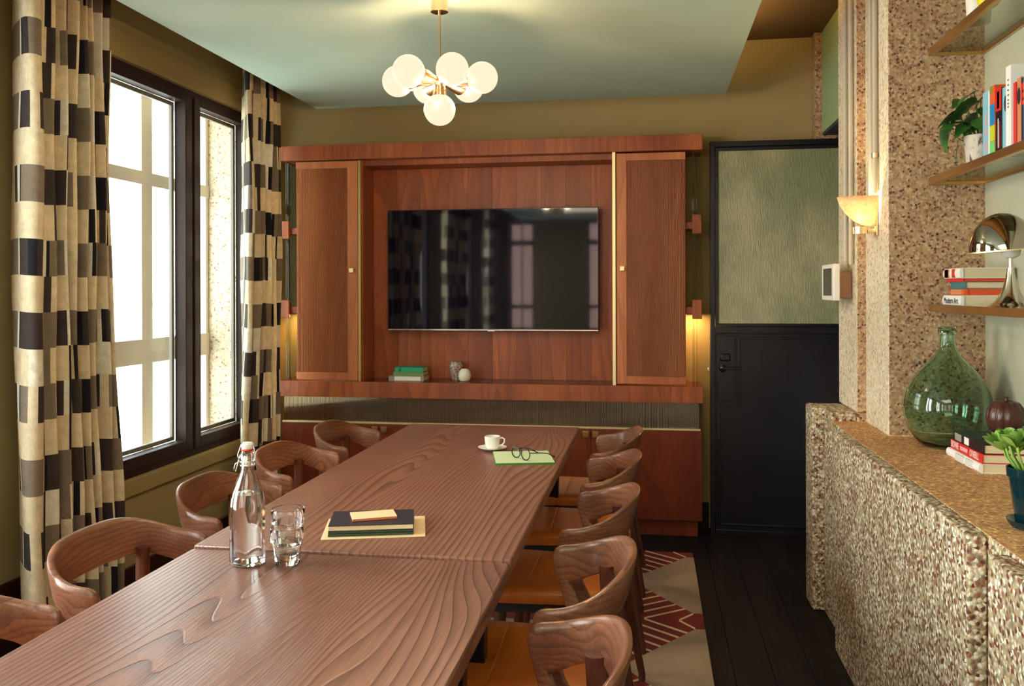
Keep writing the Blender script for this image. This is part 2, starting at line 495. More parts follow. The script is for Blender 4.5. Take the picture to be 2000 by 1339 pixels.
# ceilings: upper slab and the lower raised panel
struct('ceiling', MB().box(-2.7, 1.6, -3.9, 5.5, ZC, ZC + 0.15), M_ceil2)
pan = struct('ceiling_panel', MB().box(-1.958, 0.415, -3.0, 4.932, 2.48, 2.52), M_ceil, bevel=0.002)


def wall_x(name, xa, xb, y0, y1, z0, z1, holes, mat, **kw):
    """slab between xa and xb with rectangular holes (y0,y1,z0,z1)"""
    m = MB(); ys = sorted([y0, y1] + [h for q in holes for h in q[:2]])
    for a, b in zip(ys[:-1], ys[1:]):
        hs = [h for h in holes if h[0] <= a + 1e-6 and h[1] >= b - 1e-6]
        if hs:
            h = hs[0]; m.box(xa, xb, a, b, z0, h[2]); m.box(xa, xb, a, b, h[3], z1)
        else: m.box(xa, xb, a, b, z0, z1)
    return struct(name, m, mat, **kw)


wall_x('wall_left', -2.47, LX, -3.75, 5.4, 0, ZC, LEFT_WINDOWS, M_olive)
# outer skin of the facade: exposed aggregate piers between the windows
m = MB(); prev = -3.9
for a, b, z0, z1 in sorted(LEFT_WINDOWS):
    m.box(-2.78, -2.475, prev, a + 0.03, -0.1, ZC); m.box(-2.78, -2.475, a + 0.03, b - 0.005, -0.1, 0.50); m.box(-2.78, -2.475, a + 0.03, b - 0.005, 2.46, ZC)
    prev = b - 0.005
m.box(-2.78, -2.475, prev, 5.5, -0.1, ZC)
struct('wall_left_pier', m, M_terrazzo_lit)
struct('wall_back', MB().box(-2.7, 1.6, BX, 5.4, 0, ZC), M_olive)
m = MB().box(-2.47, -2.26, -3.9, -3.6, 0, ZC); m.box(-1.84, -1.0, -3.9, -3.6, 0, ZC); m.box(-0.3, 1.6, -3.9, -3.6, 0, ZC)
for a, b in ((-2.26, -1.84), (-1.0, -0.3)):
    m.box(a, b, -3.9, -3.6, 0, 0.75); m.box(a, b, -3.9, -3.6, 2.5, ZC)
struct('wall_rear', m, M_olive)
for k, (a, b) in enumerate(((-2.26, -1.84), (-1.0, -0.3))):
    w = struct('window_%d' % (5 + k), MB().box(a, a + 0.04, -3.72, -3.66, 0.75, 2.5).box(b - 0.04, b, -3.72, -3.66, 0.75, 2.5).box(a, b, -3.72, -3.66, 0.75, 0.79).box(a, b, -3.72, -3.66, 2.46, 2.5).box(a, b, -3.72, -3.66, 1.1, 1.16).box(a, b, -3.72, -3.66, 2.12, 2.2).box((a + b) / 2 - 0.01, (a + b) / 2 + 0.01, -3.71, -3.67, 0.75, 2.5), M_winframe)
    obj('pane', MB().box(a, b, -3.695, -3.69, 0.76, 2.49), M_pane, w)
# right wall behind the shelves
struct('wall_right', MB().box(RX, 1.35, -3.6, 3.46, 0, ZC), M_white_tex)
# pillar in stepped stone
m = MB().box(0.885, 1.45, 3.46, 3.811, 0.848, ZC); m.m[5] = 1  # window-facing side takes the paler, daylit stone colour
struct('wall_right_pillar', m, [M_terrazzo, M_terrazzo_lit], bevel=0.004)
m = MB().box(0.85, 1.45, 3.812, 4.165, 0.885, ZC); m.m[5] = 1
struct('wall_right_pillar_rear', m, [M_terrazzo, M_terrazzo_lit], bevel=0.004)
# sage recess and stone border beyond the pillar
struct('wall_right_rear', MB().box(1.31, 1.45, 4.166, 5.235, 0, 2.28), M_olive)
struct('wall_right_bulkhead', MB().box(0.962, 1.45, 4.166, 5.145, 2.285, ZC), M_green)
struct('wall_right_border', MB().box(0.922, 1.30, 5.15, 5.235, 0, ZC), M_terrazzo)
struct('trim_1', MB().box(0.966, 1.30, 4.17, 5.14, 2.270, 2.2845), pmat('navy_soffit', s2l(46, 56, 70), 0.5))
# curtain tracks on the ceiling
struct('trim_2', MB().box(-2.19, -2.15, 2.74, 4.90, ZC - 0.006, ZC).box(-2.22, -2.18, -1.85, 2.45, ZC - .006, ZC), M_conduit)
# skirtings
struct('baseboard_left', MB().box(LX, LX + 0.018, -3.6, 5.235, 0, 0.13), M_brownbase, bevel=0.002)
struct('baseboard_back', MB().box(0.22, 0.335, BX - 0.016, BX, 0, 0.15), M_black, bevel=0.002)

# ------------------------------------------------------------------ windows in the left wall
for wi, (a, b, z0, z1) in enumerate(LEFT_WINDOWS):
    mid = (a + b) / 2 if wi else 4.270
    X0, X1 = -2.432, -2.390
    m = MB()
    m.box(X0, X1, a, b, z0, z0 + 0.035); m.box(X0, X1, a, b, z1 - 0.035, z1); m.box(X0, X1, a, a + 0.03, z0 + .035, z1 - .035); m.box(X0, X1, b - 0.03, b, z0 + .035, z1 - .035)
    m.box(X0, X1, mid - 0.012, mid + 0.012, z0 + .035, z1 - .035)
    w = struct('window_%d' % (wi + 1), m, M_winframe, bevel=0.002)
    for (c, d) in ((a + 0.03, mid - 0.012), (mid + 0.012, b - 0.03)):
        t = 0.066 if d < b - 0.1 else 0.060; q = MB()
        q.box(X0 - .01, X1 + 0.012, c, c + t, z0 + .035, z1 - .035); q.box(X0 - .01, X1 + 0.012, d - t, d, z0 + .035, z1 - .035)
        q.box(X0 - .01, X1 + 0.012, c + t, d - t, z0 + .035, z0 + .035 + 0.06); q.box(X0 - .01, X1 + 0.012, c + t, d - t, z1 - .035 - t * 0.6, z1 - .035)
        s_ = obj('sash', q, M_winframe, w, bevel=0.003)
        q = MB(); c2, d2, e2, f2 = c + t, d - t, z0 + .095, z1 - .035 - t * .6
        q.box(X0 - .03, X0 - 0.012, c2, c2 + 0.022, e2, f2); q.box(X0 - .03, X0 - 0.012, d2 - 0.022, d2, e2, f2); q.box(X0 - .03, X0 - 0.012, c2 + .022, d2 - .022, e2, e2 + 0.022); q.box(X0 - .03, X0 - 0.012, c2 + .022, d2 - .022, f2 - 0.022, f2)
        obj('glazing_bead', q, M_winedge, s_, bevel=0.002)
        obj('pane', MB().box(X0 - .012, X0 - .006, c2 - .005, d2 + .005, e2 - .005, f2 + .005), M_pane, s_)
    # outer storm frame
    q = MB(); xo0, xo1 = -2.71, -2.66
    q.box(xo0 + .004, xo1 + .006, a + .036, b - .011, 1.965, 2.035); q.box(xo0 + .004, xo1 + .006, a + .036, b - .011, 1.015, 1.145)
    q.box(xo0, xo1, mid - 0.026, mid + 0.075, 0.505, 2.455); q.box(xo0, xo1, b - 0.04, b - .008, 0.505, 2.455); q.box(xo0, xo1, a + 0.035, a + .08, 0.505, 2.455)
    obj('outer_frame', q, pmat('glow_whitened_outer_frame', s2l(248, 236, 222), 0.5), w)  # near-white colour stands in for outdoor glow on these bars
    # casing boards around the opening
    q = MB(); q.box(LX, LX + 0.02, a - 0.1, b + 0.1, z1, z1 + 0.125); q.box(LX, LX + 0.02, a - 0.1, b + .1, z0 - 0.075, z0)
    q.box(LX, LX + 0.02, a - 0.1, a, z0, z1); q.box(LX, LX + .02, b, b + .1, z0, z1)
    obj('casing', q, M_olive_d, w, bevel=0.003)

# buildings seen through the windows
bd = thing('building', 'sunlit white brick building outside the window', 'building', (-10, 2, -6))
obj('facade', MB().box(-1, 0, -18, 22, 0, 10.5), M_facade, bd)
q = MB()
for yy in range(-16, 20, 4):
    q.box(-0.02, 0.06, yy, yy + 0.15, 0, 10.4)
obj('pilaster', q, M_facade, bd)
bd = thing('building', 'red brick building behind the camera mirrored in the television', 'building', (-2, -19.5, -6))
obj('facade', MB().box(-7, 12, -1, 0, 0, 13), M_redbrick, bd)

# ------------------------------------------------------------------ stone ledge on the right
struct('wall_right_ledge', MB().box(0.748, RX + .02, -1.5, 3.46, 0, 0.845, 0).box(0.748, 0.885, 3.46, 3.9, 0, .845, 0), [M_agg], bevel=0.004)
top = MB().box(0.7485, RX, -1.5, 3.459, 0.8452, 0.847).box(0.7485, 0.884, 3.459, 3.9, 0.8452, .847)
struct('wall_right_ledge_top', top, M_aggtop)
le = struct('wall_right_slab', MB().box(0.705, 0.747, 2.1, 3.54, 0, 0.845), M_agg, bevel=0.005)
struct('wall_right_slab', MB().box(0.705, 0.747, 0.4, 1.985, 0, 0.838), M_agg, bevel=0.005)
struct('wall_right_slab_end', MB().box(0.695, 0.85, 3.96, 4.12, 0, 0.884).box(0.745, 0.85, 3.815, 3.96, 0, .884), M_agg, bevel=0.006)
struct('wall_right_slab_rear', MB().box(0.85, 1.3, 3.815, 4.12, 0, 0.884), M_terrazzo, bevel=0.004)


def W(name, mb, mats, root, **kw):
    """part given in world coordinates under an unrotated root"""
    l = root.location
    mb.v = [(x - l.x, y - l.y, z - l.z) for x, y, z in mb.v]
    return obj(name, mb, mats, root, **kw)


# ------------------------------------------------------------------ media cabinet
cab = thing('media_cabinet', 'long walnut wall cabinet with fluted doors and a ribbed mirror band, behind the table', 'cabinet', (-0.96, 5.1, 0))
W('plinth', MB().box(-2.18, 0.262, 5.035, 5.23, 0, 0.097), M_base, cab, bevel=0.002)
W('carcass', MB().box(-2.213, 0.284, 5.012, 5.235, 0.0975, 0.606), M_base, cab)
seams = [-2.214, -1.59, -0.965, -0.34, 0.285]
for i in range(4):
    a, b = seams[i] + 0.0015, seams[i + 1] - 0.0015
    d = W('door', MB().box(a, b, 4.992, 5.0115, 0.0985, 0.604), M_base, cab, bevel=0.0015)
    kx = b - 0.026 if i % 2 == 0 else a + 0.026
    k = MB().box(kx - 0.017, kx + 0.017, 4.968, 4.974, 0.560, 0.594).box(kx - .005, kx + .005, 4.974, 4.992, 0.572, 0.582)
    lo = d.matrix_basis.translation
    k.v = [(x + 0.96, y - 5.1, z) for x, y, z in k.v]
    obj('knob', k, M_brass, d, bevel=0.001)
W('gold_line', MB().box(-2.205, 0.276, 4.990, 5.02, 0.6065, 0.6155), M_brass_b, cab)
# ribbed mirror band
m = MB(); pitch = 0.0085; n = int((0.272 + 2.198) / pitch)
for i in range(n):
    x0 = -2.198 + i * pitch
    pts = [(x0 + pitch * (0.5 - 0.5 * math.cos(PI * q / 6)), 5.004 - 0.0042 * math.sin(PI * q / 6)) for q in range(7)]
    vs = [(x, y, 0.616) for x, y in pts] + [(x, y, 0.7625) for x, y in pts]
    m.add(vs, [(q, q + 1, 8 + q, 7 + q) for q in range(6)])
M_ribmirror = pmat('bronze_mirror', (0.46, 0.38, 0.26, 1), 0.05, 1.0)
rb = W('ribbed_mirror', m, M_ribmirror, cab, smooth=40); rb['kind'] = 'stuff'
W('mirror_backing', MB().box(-2.2, 0.274, 5.006, 5.2, 0.6156, 0.763), M_brownbase, cab)
W('counter', MB().box(-2.22, 0.289, 4.972, 5.235, 0.7632, 0.857), M_cab, cab, bevel=0.002)
W('counter_top_veneer', MB().box(-2.218, 0.287, 4.974, 5.235, 0.8573, 0.8585), wood('counter_veneer', s2l(60, 20, 12), s2l(104, 40, 24), s2l(124, 52, 32), 'x', rings=12, low=3, stretch=9, line=.3, rough=.2, bump=.03), cab)
W('top_beam', MB().box(-2.207, 0.290, 4.965, 5.235, 2.182, 2.270), M_cab, cab, bevel=0.002)
W('soffit', MB().box(-1.70, -0.2, 5.03, 5.235, 2.148, 2.181), M_cab, cab)
bw = (1.70 - 0.20) / 10
for i in range(10):
    W('back_panel', MB().box(-1.70 + i * bw + 0.0006, -1.70 + (i + 1) * bw - 0.0006, 5.214, 5.226 - (i % 2) * .0004, 0.859, 2.147), M_cab, cab)
W('side_panel', MB().box(-1.722, -1.7005, 5.012, 5.235, 0.859, 2.181), M_cab, cab)
W('side_panel', MB().box(-0.1995, -0.178, 5.012, 5.235, 0.859, 2.181), M_cab, cab)
for (x0, x1, sa, sb, kx, side) in ((-2.112, -1.724, -2.108, -1.788, -1.757, 1), (-0.190, 0.196, -0.134, 0.192, -0.158, 0)):
    q = MB()
    st0, st1 = (sb, x1) if side else (x0, sa)
    q.box(st0, st1, 4.982, 5.006, 0.866, 2.174)
    o0, o1 = (x0, st0) if side else (st1, x1)
    q.box(o0, o1, 4.982, 5.006, 2.132, 2.174); q.box(o0, o1, 4.982, 5.006, 0.866, 0.910)
    q.box(o0, o1, 5.003, 5.006, 0.910, 2.132)
    d = W('fluted_door', q, M_door, cab, bevel=0.002)
    q = MB(); np_ = int((sb - sa) / 0.0081)
    pp = (sb - sa) / np_
    for i in range(np_):
        xa = sa + i * pp
        q.box(xa + 0.0004, xa + pp * 0.54, 4.9855, 5.004, 0.911, 2.131)
    q.v = [(x + 0.96, y - 5.1, z) for x, y, z in q.v]
    s_ = obj('slats', q, M_door, d); s_['kind'] = 'stuff'
    q = MB().box(kx - .0125, kx + .0125, 4.956, 4.970, 1.508, 1.533).box(kx - .005, kx + .005, 4.970, 4.982, 1.515, 1.526)
    q.v = [(x + 0.96, y - 5.1, z) for x, y, z in q.v]
    obj('knob', q, M_brass_b, d, bevel=0.001)
W('brass_strip', MB().box(-1.722, -1.706, 4.984, 5.011, 0.860, 2.176), M_brass, cab)
W('brass_strip', MB().box(-0.213, -0.196, 4.976, 5.011, 0.850, 2.186), M_brass_b, cab)
for sx, x0, x1 in ((-1, -2.205, -2.15), (1, 0.215, 0.268)):
    xc = (x0 + x1) / 2
    W('glass_fin', MB().box(xc - 0.004, xc + 0.004, 5.02, 5.16, 0.860, 2.181), M_shelfglass, cab)
    W('glass_fin', MB().box(xc + 0.016 * sx, xc + 0.020 * sx, 5.03, 5.10, 0.860, 2.181), M_shelfglass, cab)
    for z in (1.285, 1.765):
        b_ = W('bracket', MB().box(x0 - 0.05 if sx > 0 else x0 + 0.01, x1 - .012 if sx > 0 else x1 + 0.05, 5.03, 5.20, z - 0.022, z + 0.018), M_cab, cab, bevel=0.002)
        q = MB().box(x0 + .018, x1 + .018, 5.005, 5.028, z - 0.05, z + 0.058) if sx > 0 else MB().box(x0 - 0.018, x1 - .018, 5.005, 5.028, z - .05, z + .058)
        q.v = [(x + 0.96, y - 5.1, z_) for x, y, z_ in q.v]
        obj('clamp', q, M_cab, b_, bevel=0.003)
for x0 in (-2.215, 0.20):
    W('ambient_light_cover', MB().box(x0 + .005, x0 + 0.075, 5.04, 5.232, 1.258, 1.2625), M_brownbase, cab)

# television
tv = thing('television', 'flat black television hung on the wood panelling above the cabinet counter', 'television', (-0.942, 5.17, 1.16))
W('housing', MB().box(-1.584, -0.300, 5.132, 5.165, 1.160, 1.888), M_tvframe, tv, bevel=0.003)
W('screen', MB().box(-1.579, -0.305, 5.1295, 5.1318, 1.168, 1.883), M_tv, tv)
W('bottom_trim', MB().box(-1.58, -0.304, 5.127, 5.134, 1.1585, 1.1645), M_steel, tv)
W('emblem', MB().box(-0.965, -0.92, 5.125, 5.131, 1.152, 1.1625), M_steel, tv, bevel=0.002)
W('wall_mount', MB().box(-1.2, -0.7, 5.165, 5.2135, 1.35, 1.7), M_tvframe, tv)


# ------------------------------------------------------------------ books
def book(name, label, loc, L, D, H, cover, pages, rz=0, group=None, spine_side='x-', text=None, tsize=0.02, tmat=None, rounded=False, bands=()):
    """lying book; local: spine along y at x=0 facing -x, depth D to +x, thickness H"""
    r = thing(name, label, 'book', loc, rz, group)
    q = MB(); t = min(0.0025, H * 0.12)
    if rounded:
        n_ = 8; prof = [(-(0.009) * math.sin(PI * i / n_), H / 2 - H / 2 * math.cos(PI * i / n_)) for i in range(n_ + 1)]
        inner = [(0.004, H - t), (0.004, t)]
        loop = prof + [(D, H), (D, H - t)] + inner + [(D, t), (D, 0)]
        # build as three pieces: spine arc + two boards
        vs = []
        for y in (0, L): vs += [(x, y, z) for x, z in prof] + [(0.004, y, H), (0.004, y, 0)]
        m_ = len(prof) + 2
        q.add(vs, [tuple(range(m_ - 1, -1, -1)), tuple(range(m_, 2 * m_))] + [(i, (i + 1) % m_, m_ + (i + 1) % m_, m_ + i) for i in range(m_)])
        q.f = [tuple(reversed(f)) for f in q.f]
    else: q.box(0, 0.003, 0, L, 0, H)
    q.box(0.003, D, 0, L, 0, t); q.box(0.003, D, 0, L, H - t, H)
    obj('cover', q, cover, r, smooth=30)
    obj('pages', MB().box(0.0035, D - 0.004, 0.003, L - 0.003, t, H - t), pages, r)
    for (y0, y1, m_) in bands:
        obj('printed_band', MB().box(-0.0101 if rounded else -0.0004, 0, y0, y1, H * .1, H * .9), m_, r)
    if text:
        me = text_mesh(text, tsize, tmat)
        o = obj('lettering', me, None, r)
        # text plane faces -x, reading along -y (from far to near)
        o.matrix_local = Matrix(((0, 0, -1, -0.0102 if rounded else -0.0008), (-1, 0, 0, L / 2), (0, 1, 0, H / 2), (0, 0, 0, 1)))
    return r


M_pages = pmat('cream_pages', s2l(226, 206, 168), 0.8)
M_bgreen = pmat('green_cloth', s2l(40, 160, 120), 0.6); M_bsage = pmat('sage_cloth', s2l(120, 150, 100), 0.7); M_bgrey = pmat('grey_cloth', s2l(150, 142, 130), 0.6)
M_bpale = pmat('faint_grey_print', s2l(214, 210, 204), 0.5); M_inkdark = pmat('dark_ink', s2l(20, 26, 40), 0.6); M_bwhite = pmat('white_jacket', s2l(240, 236, 228), 0.4); M_bred = pmat('red_jacket', s2l(206, 36, 30), 0.4)
M_bblack = pmat('black_jacket', s2l(16, 16, 26), 0.35); M_blue = pmat('pale_blue_jacket', s2l(140, 190, 205), 0.45); M_orange = pmat('orange_jacket', s2l(226, 90, 40), 0.45)
M_ochre = pmat('ochre_jacket', s2l(200, 130, 84), 0.45); M_lime = pmat('lime_jacket', s2l(190, 206, 40), 0.45); M_teal = pmat('teal_jacket', s2l(60, 110, 116), 0.5); M_navy = pmat('navy_jacket', s2l(34, 34, 70), 0.4)
M_pink = pmat('pink_print', s2l(232, 150, 140), 0.5); M_cyan = pmat('cyan_print', s2l(20, 130, 190), 0.45); M_lgreen = pmat('green_print', s2l(110, 200, 110), 0.5); M_olivep = pmat('olive_print', s2l(130, 140, 40), 0.5)


def book_y(name, label, x0, x1, y, z, D, H, cover, pages, **kw):
    """lying book with its spine facing the camera (-y)"""
    r = book(name, label, (x1, y, z), x1 - x0, D, H, cover, pages, rz=PI / 2, **kw)
    return r


g = 'green and grey books on the cabinet counter'
book_y('book', 'grey cloth book, lowest of the small stack under the television', -1.549, -1.334, 5.03, 0.859, 0.14, 0.030, M_bgrey, M_pages, group=g, bands=((0.02, 0.18, M_bwhite),))
book_y('book', 'sage green book in the middle of the stack under the television', -1.522, -1.337, 5.04, 0.8895, 0.125, 0.022, M_bsage, M_pages, group=g)
book_y('book', 'bright green book on top of the stack under the television', -1.512, -1.340, 5.035, 0.912, 0.125, 0.028, M_bgreen, M_pages, group=g, bands=((0.135, 0.139, M_inkdark), (0.143, 0.147, M_inkdark)))
# vases
M_stonevase = pmat('mottled_vase_glaze', s2l(160, 140, 124), 0.35)
t_ = NT(M_stonevase); _n = t_.noise(t_.coords(), 90, 3, .6, .6); _r = t_.ramp(_n.outputs['Fac'], [(0.42, s2l(120, 98, 84)), (0.6, s2l(200, 186, 168))]); t_.l(_r.outputs[0], t_.b.inputs['Base Color'])
o = obj('vase', MB().lathe_open([(0.024, 0), (0.030, 0.02), (0.038, 0.06), (0.041, 0.085), (0.036, 0.105), (0.032, 0.112), (0.028, 0.112), (0.034, 0.1), (0.036, 0.085), (0.03, 0.04), (0.02, 0.006), (0.001, 0.006), (0.001, 0.0)], 36), M_stonevase, None, (-1.163, 5.15, 0.8585), smooth=40)
tag(o, 'mottled brown stoneware vase standing on the cabinet counter', 'vase')
o = obj('lidded_jar', MB().lathe([(0.024, 0), (0.033, 0.006), (0.0375, 0.03), (0.036, 0.048), (0.030, 0.064), (0.018, 0.074), (0.001, 0.076)], 36), M_matwhite, None, (-1.093, 5.07, 0.8585), smooth=50)
tag(o, 'small round white jar beside the mottled vase', 'jar')

# ------------------------------------------------------------------ steel and glass door
dr = struct('door_1', MB().box(0.338, 0.364, 5.098, 5.142, 0.0, 2.245).box(0.364, 1.30, 5.098, 5.142, 2.214, 2.245).box(0.364, 1.30, 5.098, 5.142, 0.0, 0.03).box(1.26, 1.30, 5.098, 5.142, .03, 2.214), M_black, bevel=0.002)
obj('inner_frame', MB().box(0.368, 0.384, 5.104, 5.134, 1.19, 2.212).box(0.384, 1.256, 5.104, 5.134, 2.192, 2.212).box(0.384, 1.256, 5.104, 5.134, 1.19, 1.206), M_black, dr, bevel=0.002)
obj('mid_rail', MB().box(0.366, 1.258, 5.100, 5.14, 1.150, 1.188), M_black, dr, bevel=0.002)
M_reed = pmat('rippled_glass', s2l(128, 132, 96), 0.2, 0.0, IOR=1.5, Transmission_Weight=0.1)
t_ = NT(M_reed)
_v = t_.coords((1, 1, 0.16)); _n = t_.noise(_v, 150, 3, .6, .4); t_.bump(_n.outputs['Fac'], 0.6, 0.005)
_n2 = t_.noise(t_.coords((1, 1, .5)), 3.2, 3); _n3 = t_.noise(t_.coords((1, 1, .12)), 140, 2)
_r = t_.ramp(_n2.outputs['Fac'], [(0.35, s2l(146, 156, 118)), (0.65, s2l(204, 196, 156))]); _r2 = t_.ramp(_n3.outputs['Fac'], [(0.3, (0.84, 0.84, 0.82, 1)), (0.7, (1.15, 1.15, 1.13, 1))])
t_.l(t_.mix(1.0, _r.outputs[0], _r2.outputs[0], 'MULTIPLY'), t_.b.inputs['Base Color'])
obj('rippled_pane', MB().box(0.384, 1.256, 5.114, 5.122, 1.206, 2.192), M_reed, dr)
obj('lower_panel', MB().box(0.366, 1.258, 5.118, 5.134, 0.031, 1.149), M_black, dr)
q = MB()  # raised moulding stepping round the lock plate
for (a, b, c, d) in ((0.380, 0.392, 0.05, 0.745), (0.392, 0.505, 0.733, 0.745), (0.493, 0.505, 0.745, 1.128), (0.505, 1.25, 1.116, 1.128), (0.392, 1.25, 0.05, 0.062)):
    q.box(a, b, 5.108, 5.1178, c, d)
obj('moulding', q, M_black, dr, bevel=0.002)
lp = obj('lock_plate', MB().box(0.376, 0.476, 5.103, 5.1178, 0.765, 1.135), M_black, dr, bevel=0.002)
obj('thumb_turn', MB().box(0.389, 0.448, 5.085, 5.103, 0.992, 1.036), M_blackp, lp, bevel=0.008)
q = MB(); q.sphere((0.404, 5.082, 0.952), 0.021, 16, 10, sy=0.6); q.box(0.40, 0.412, 5.08, 5.103, 0.944, 0.960); q.box(0.404, 0.508, 5.068, 5.080, 0.945, 0.959)
obj('handle', q, M_blackp, lp, bevel=0.003)
obj('latch_bolt', MB().box(0.322, 0.337, 5.108, 5.13, 0.93, 0.952), M_steel, dr, bevel=0.002)

# ------------------------------------------------------------------ tables
M_tabedge = M_table


def table(label, y0, y1, ztop):
    r = thing('conference_table', label, 'table', (-0.746, (y0 + y1) / 2, 0))
    x0, x1 = -1.157, -0.335
    m = MB(); t = 0.038; c = 0.006
    W('tabletop', MB().box(x0, x1, y0, y1, ztop - t, ztop), M_table, r, bevel=0.004)
    for sx in (x0 + 0.09, x1 - 0.13):
        W('rail', MB().box(sx, sx + 0.04, y0 + 0.10, y1 - 0.10, ztop - t - 0.05, ztop - t - 0.0005), M_darksteel, r, bevel=0.002)
    for sx in (x0 + 0.085, x1 - 0.135):
        for sy in (y0 + 0.10, y1 - 0.15):
            W('leg', MB().box(sx, sx + 0.05, sy, sy + 0.05, 0.0145, ztop - t - 0.0505), M_darksteel, r, bevel=0.003)
    return r


table('long dark ash table top section nearest the cabinet, cup and glasses on it', 2.073, 4.122, 0.750)
table('near section of the long ash table, water bottle standing on it', 0.02, 2.069, 0.743)

# ------------------------------------------------------------------ chairs


def smooth01(x):
    x = max(0, min(1, x)); return x * x * (3 - 2 * x)


def make_chair(label):
    r = thing('dining_chair', label, 'chair'); r.scale = (1, 1, 0.945)
    # one bent shell: back, arms and front legs; ribbon between a top/front edge T and a bottom/rear edge B
    half = []
    N = 30
    for i in range(N + 1):
        u = i / N; th = u * PI / 2; e = 0.78
        x = 0.248 * (math.sin(th) ** e if u > 0 else 0)
        y = -0.045 - 0.170 * (math.cos(th) ** e if i < N else 0)
        zt = 0.765 - 0.075 * smooth01((u - 0.12) / 0.95)
        h = 0.122 - 0.020 * smooth01((u - 0.15) / 0.4) + 0.016 * smooth01((u - 0.75) / 0.25)
        fl = 0.030 * (1 - 0.75 * u)
        half.append((x, y, zt, zt - h, fl))
    n0 = len(half)
    T = []; B = []; NN = []
    for i, (x, y, zt, zb, fl) in enumerate(half):
        a = half[max(i - 1, 0)]; b = half[min(i + 1, n0 - 1)]
        tx, ty = (b[0] - a[0], b[1] - a[1]) if i else (1, 0)
        l = math.hypot(tx, ty); nx, ny = ty / l, -tx / l
        T.append(Vector((x + nx * fl, y + ny * fl, zt))); B.append(Vector((x, y, zb))); NN.append(Vector((nx, ny, 0)))
    yb, zb = B[-1].y, B[-1].z; yt, zt, xt, xb = T[-1].y, T[-1].z, T[-1].x, B[-1].x
    turn = [((0.014, -0.003), (-0.008, -0.006)), ((0.026, -0.011), (-0.018, -0.012)), ((0.032, -0.024), (-0.028, -0.022)), ((0.034, -0.042), (-0.036, -0.036)), ((0.031, -0.062), (-0.042, -0.054))]
    for k, ((ty_, tz), (by_, bz)) in enumerate(turn):
        T.append(Vector((xt + (xb - xt) * (k + 1) / 5, yt + ty_, zt + tz))); B.append(Vector((xb, yb + by_, zb + bz))); NN.append(Vector((1, 0, 0)))
    Te, Be = T[-1].copy(), B[-1].copy()
    for k in range(1, 7):          # the strut leans back down to the seat side
        t = k / 6
        T.append(Te.lerp(Vector((xb - 0.012, yb - 0.035, 0.392)), t)); B.append(Be.lerp(Vector((xb - 0.012, yb - 0.098, 0.392)), t)); NN.append(Vector((1, 0, 0)))
    m = MB(); K = 10; nt_ = len(T)

    def ring(Tp, Bp, Np, th_):
        c = (Tp + Bp) / 2; d = (Tp - Bp) / 2; out = []
        for k in range(K):
            w = 2 * PI * k / K; pz, pn = math.cos(w), math.sin(w)
            out.append(c + d * math.copysign(abs(pz) ** .35, pz) + Np * (th_ * math.copysign(abs(pn) ** .6, pn)))
        return out
    mir = lambda v: Vector((-v.x, v.y, v.z))
    seq = []
    for i in range(nt_ - 1, 0, -1):
        seq.append((mir(T[i]), mir(B[i]), mir(NN[i])))
    for i in range(nt_): seq.append((T[i], B[i], NN[i]))
    for Tp, Bp, Np in seq: m.v += [tuple(p) for p in ring(Tp, Bp, Np, 0.0112)]
    ns = len(seq); lo = 11; 
    faces = []
    for i in range(ns - 1):
        for k in range(K):
            p = (k + 1) % K
            faces.append((i, (i * K + k, (i + 1) * K + k, (i + 1) * K + p, i * K + p)))

    def sub(i0, i1):
        q = MB(); q.v = [tuple(v) for v in m.v[i0 * K:(i1 + 1) * K]]
        q.f = [tuple(j - i0 * K for j in f) for i, f in faces if i0 <= i < i1]
        q.f.append(tuple(range(K))); q.f.append(tuple((i1 - i0) * K + k for k in range(K - 1, -1, -1)))
        q.m = [0] * len(q.f)
        return q
    bk = obj('backrest', sub(0, ns - 1), M_walnut, r, smooth=60)
    for s_ in (-1, 1):
        q = MB()
        q.tube([(s_ * 0.190, 0.185, 0.384), (s_ * 0.196, 0.195, 0.2), (s_ * 0.202, 0.205, 0.02), (s_ * 0.202, 0.205, 0.0)], [0.021, 0.017, 0.0125, 0.0125], 10, flat=0.8)
        obj('leg', q, M_leg, r, smooth=50)
    for s_ in (-1, 1):
        q = MB()
        q.tube([(s_ * 0.160, -0.169, 0.664), (s_ * 0.168, -0.177, 0.45), (s_ * 0.192, -0.216, 0.2), (s_ * 0.208, -0.248, 0.022), (s_ * 0.208, -0.248, 0.0)], [0.022, 0.020, 0.016, 0.0125, 0.0125], 10, flat=0.75)
        obj('leg', q, M_leg, r, smooth=50)
    # seat
    def outline(w0, w1, y0, y1, rr, n=6):
        pts = []
        for (cx, cy, a0) in ((w1 - rr, y1 - rr, 0), (-w1 + rr, y1 - rr, 90), (-w0 + rr * 1.6, y0 + rr * 1.6, 180), (w0 - rr * 1.6, y0 + rr * 1.6, 270)):
            r_ = rr if cy > 0 else rr * 1.6
            for i in range(n + 1):
                a = math.radians(a0 + 90 * i / n); pts.append((cx + r_ * math.cos(a), cy + r_ * math.sin(a)))
        return pts
    base = outline(0.200, 0.226, -0.205, 0.262, 0.05)
    q = MB(); levels = [(0.90, 0.418), (0.985, 0.421), (1.0, 0.432), (1.0, 0.450), (0.985, 0.461), (0.93, 0.468), (0.6, 0.464), (0.25, 0.461)]
    nb = len(base)
    for sc_, z in levels:
        for x, y in base: q.v.append((x * sc_, (y - 0.03) * sc_ + 0.03, z))
    for i in range(len(levels) - 1):
        for k in range(nb):
            p = (k + 1) % nb
            q.f.append((i * nb + k, i * nb + p, (i + 1) * nb + p, (i + 1) * nb + k)); q.m.append(0)
    q.f.append(tuple(range(nb - 1, -1, -1))); q.m.append(0); q.f.append(tuple((len(levels) - 1) * nb + k for k in range(nb))); q.m.append(0)
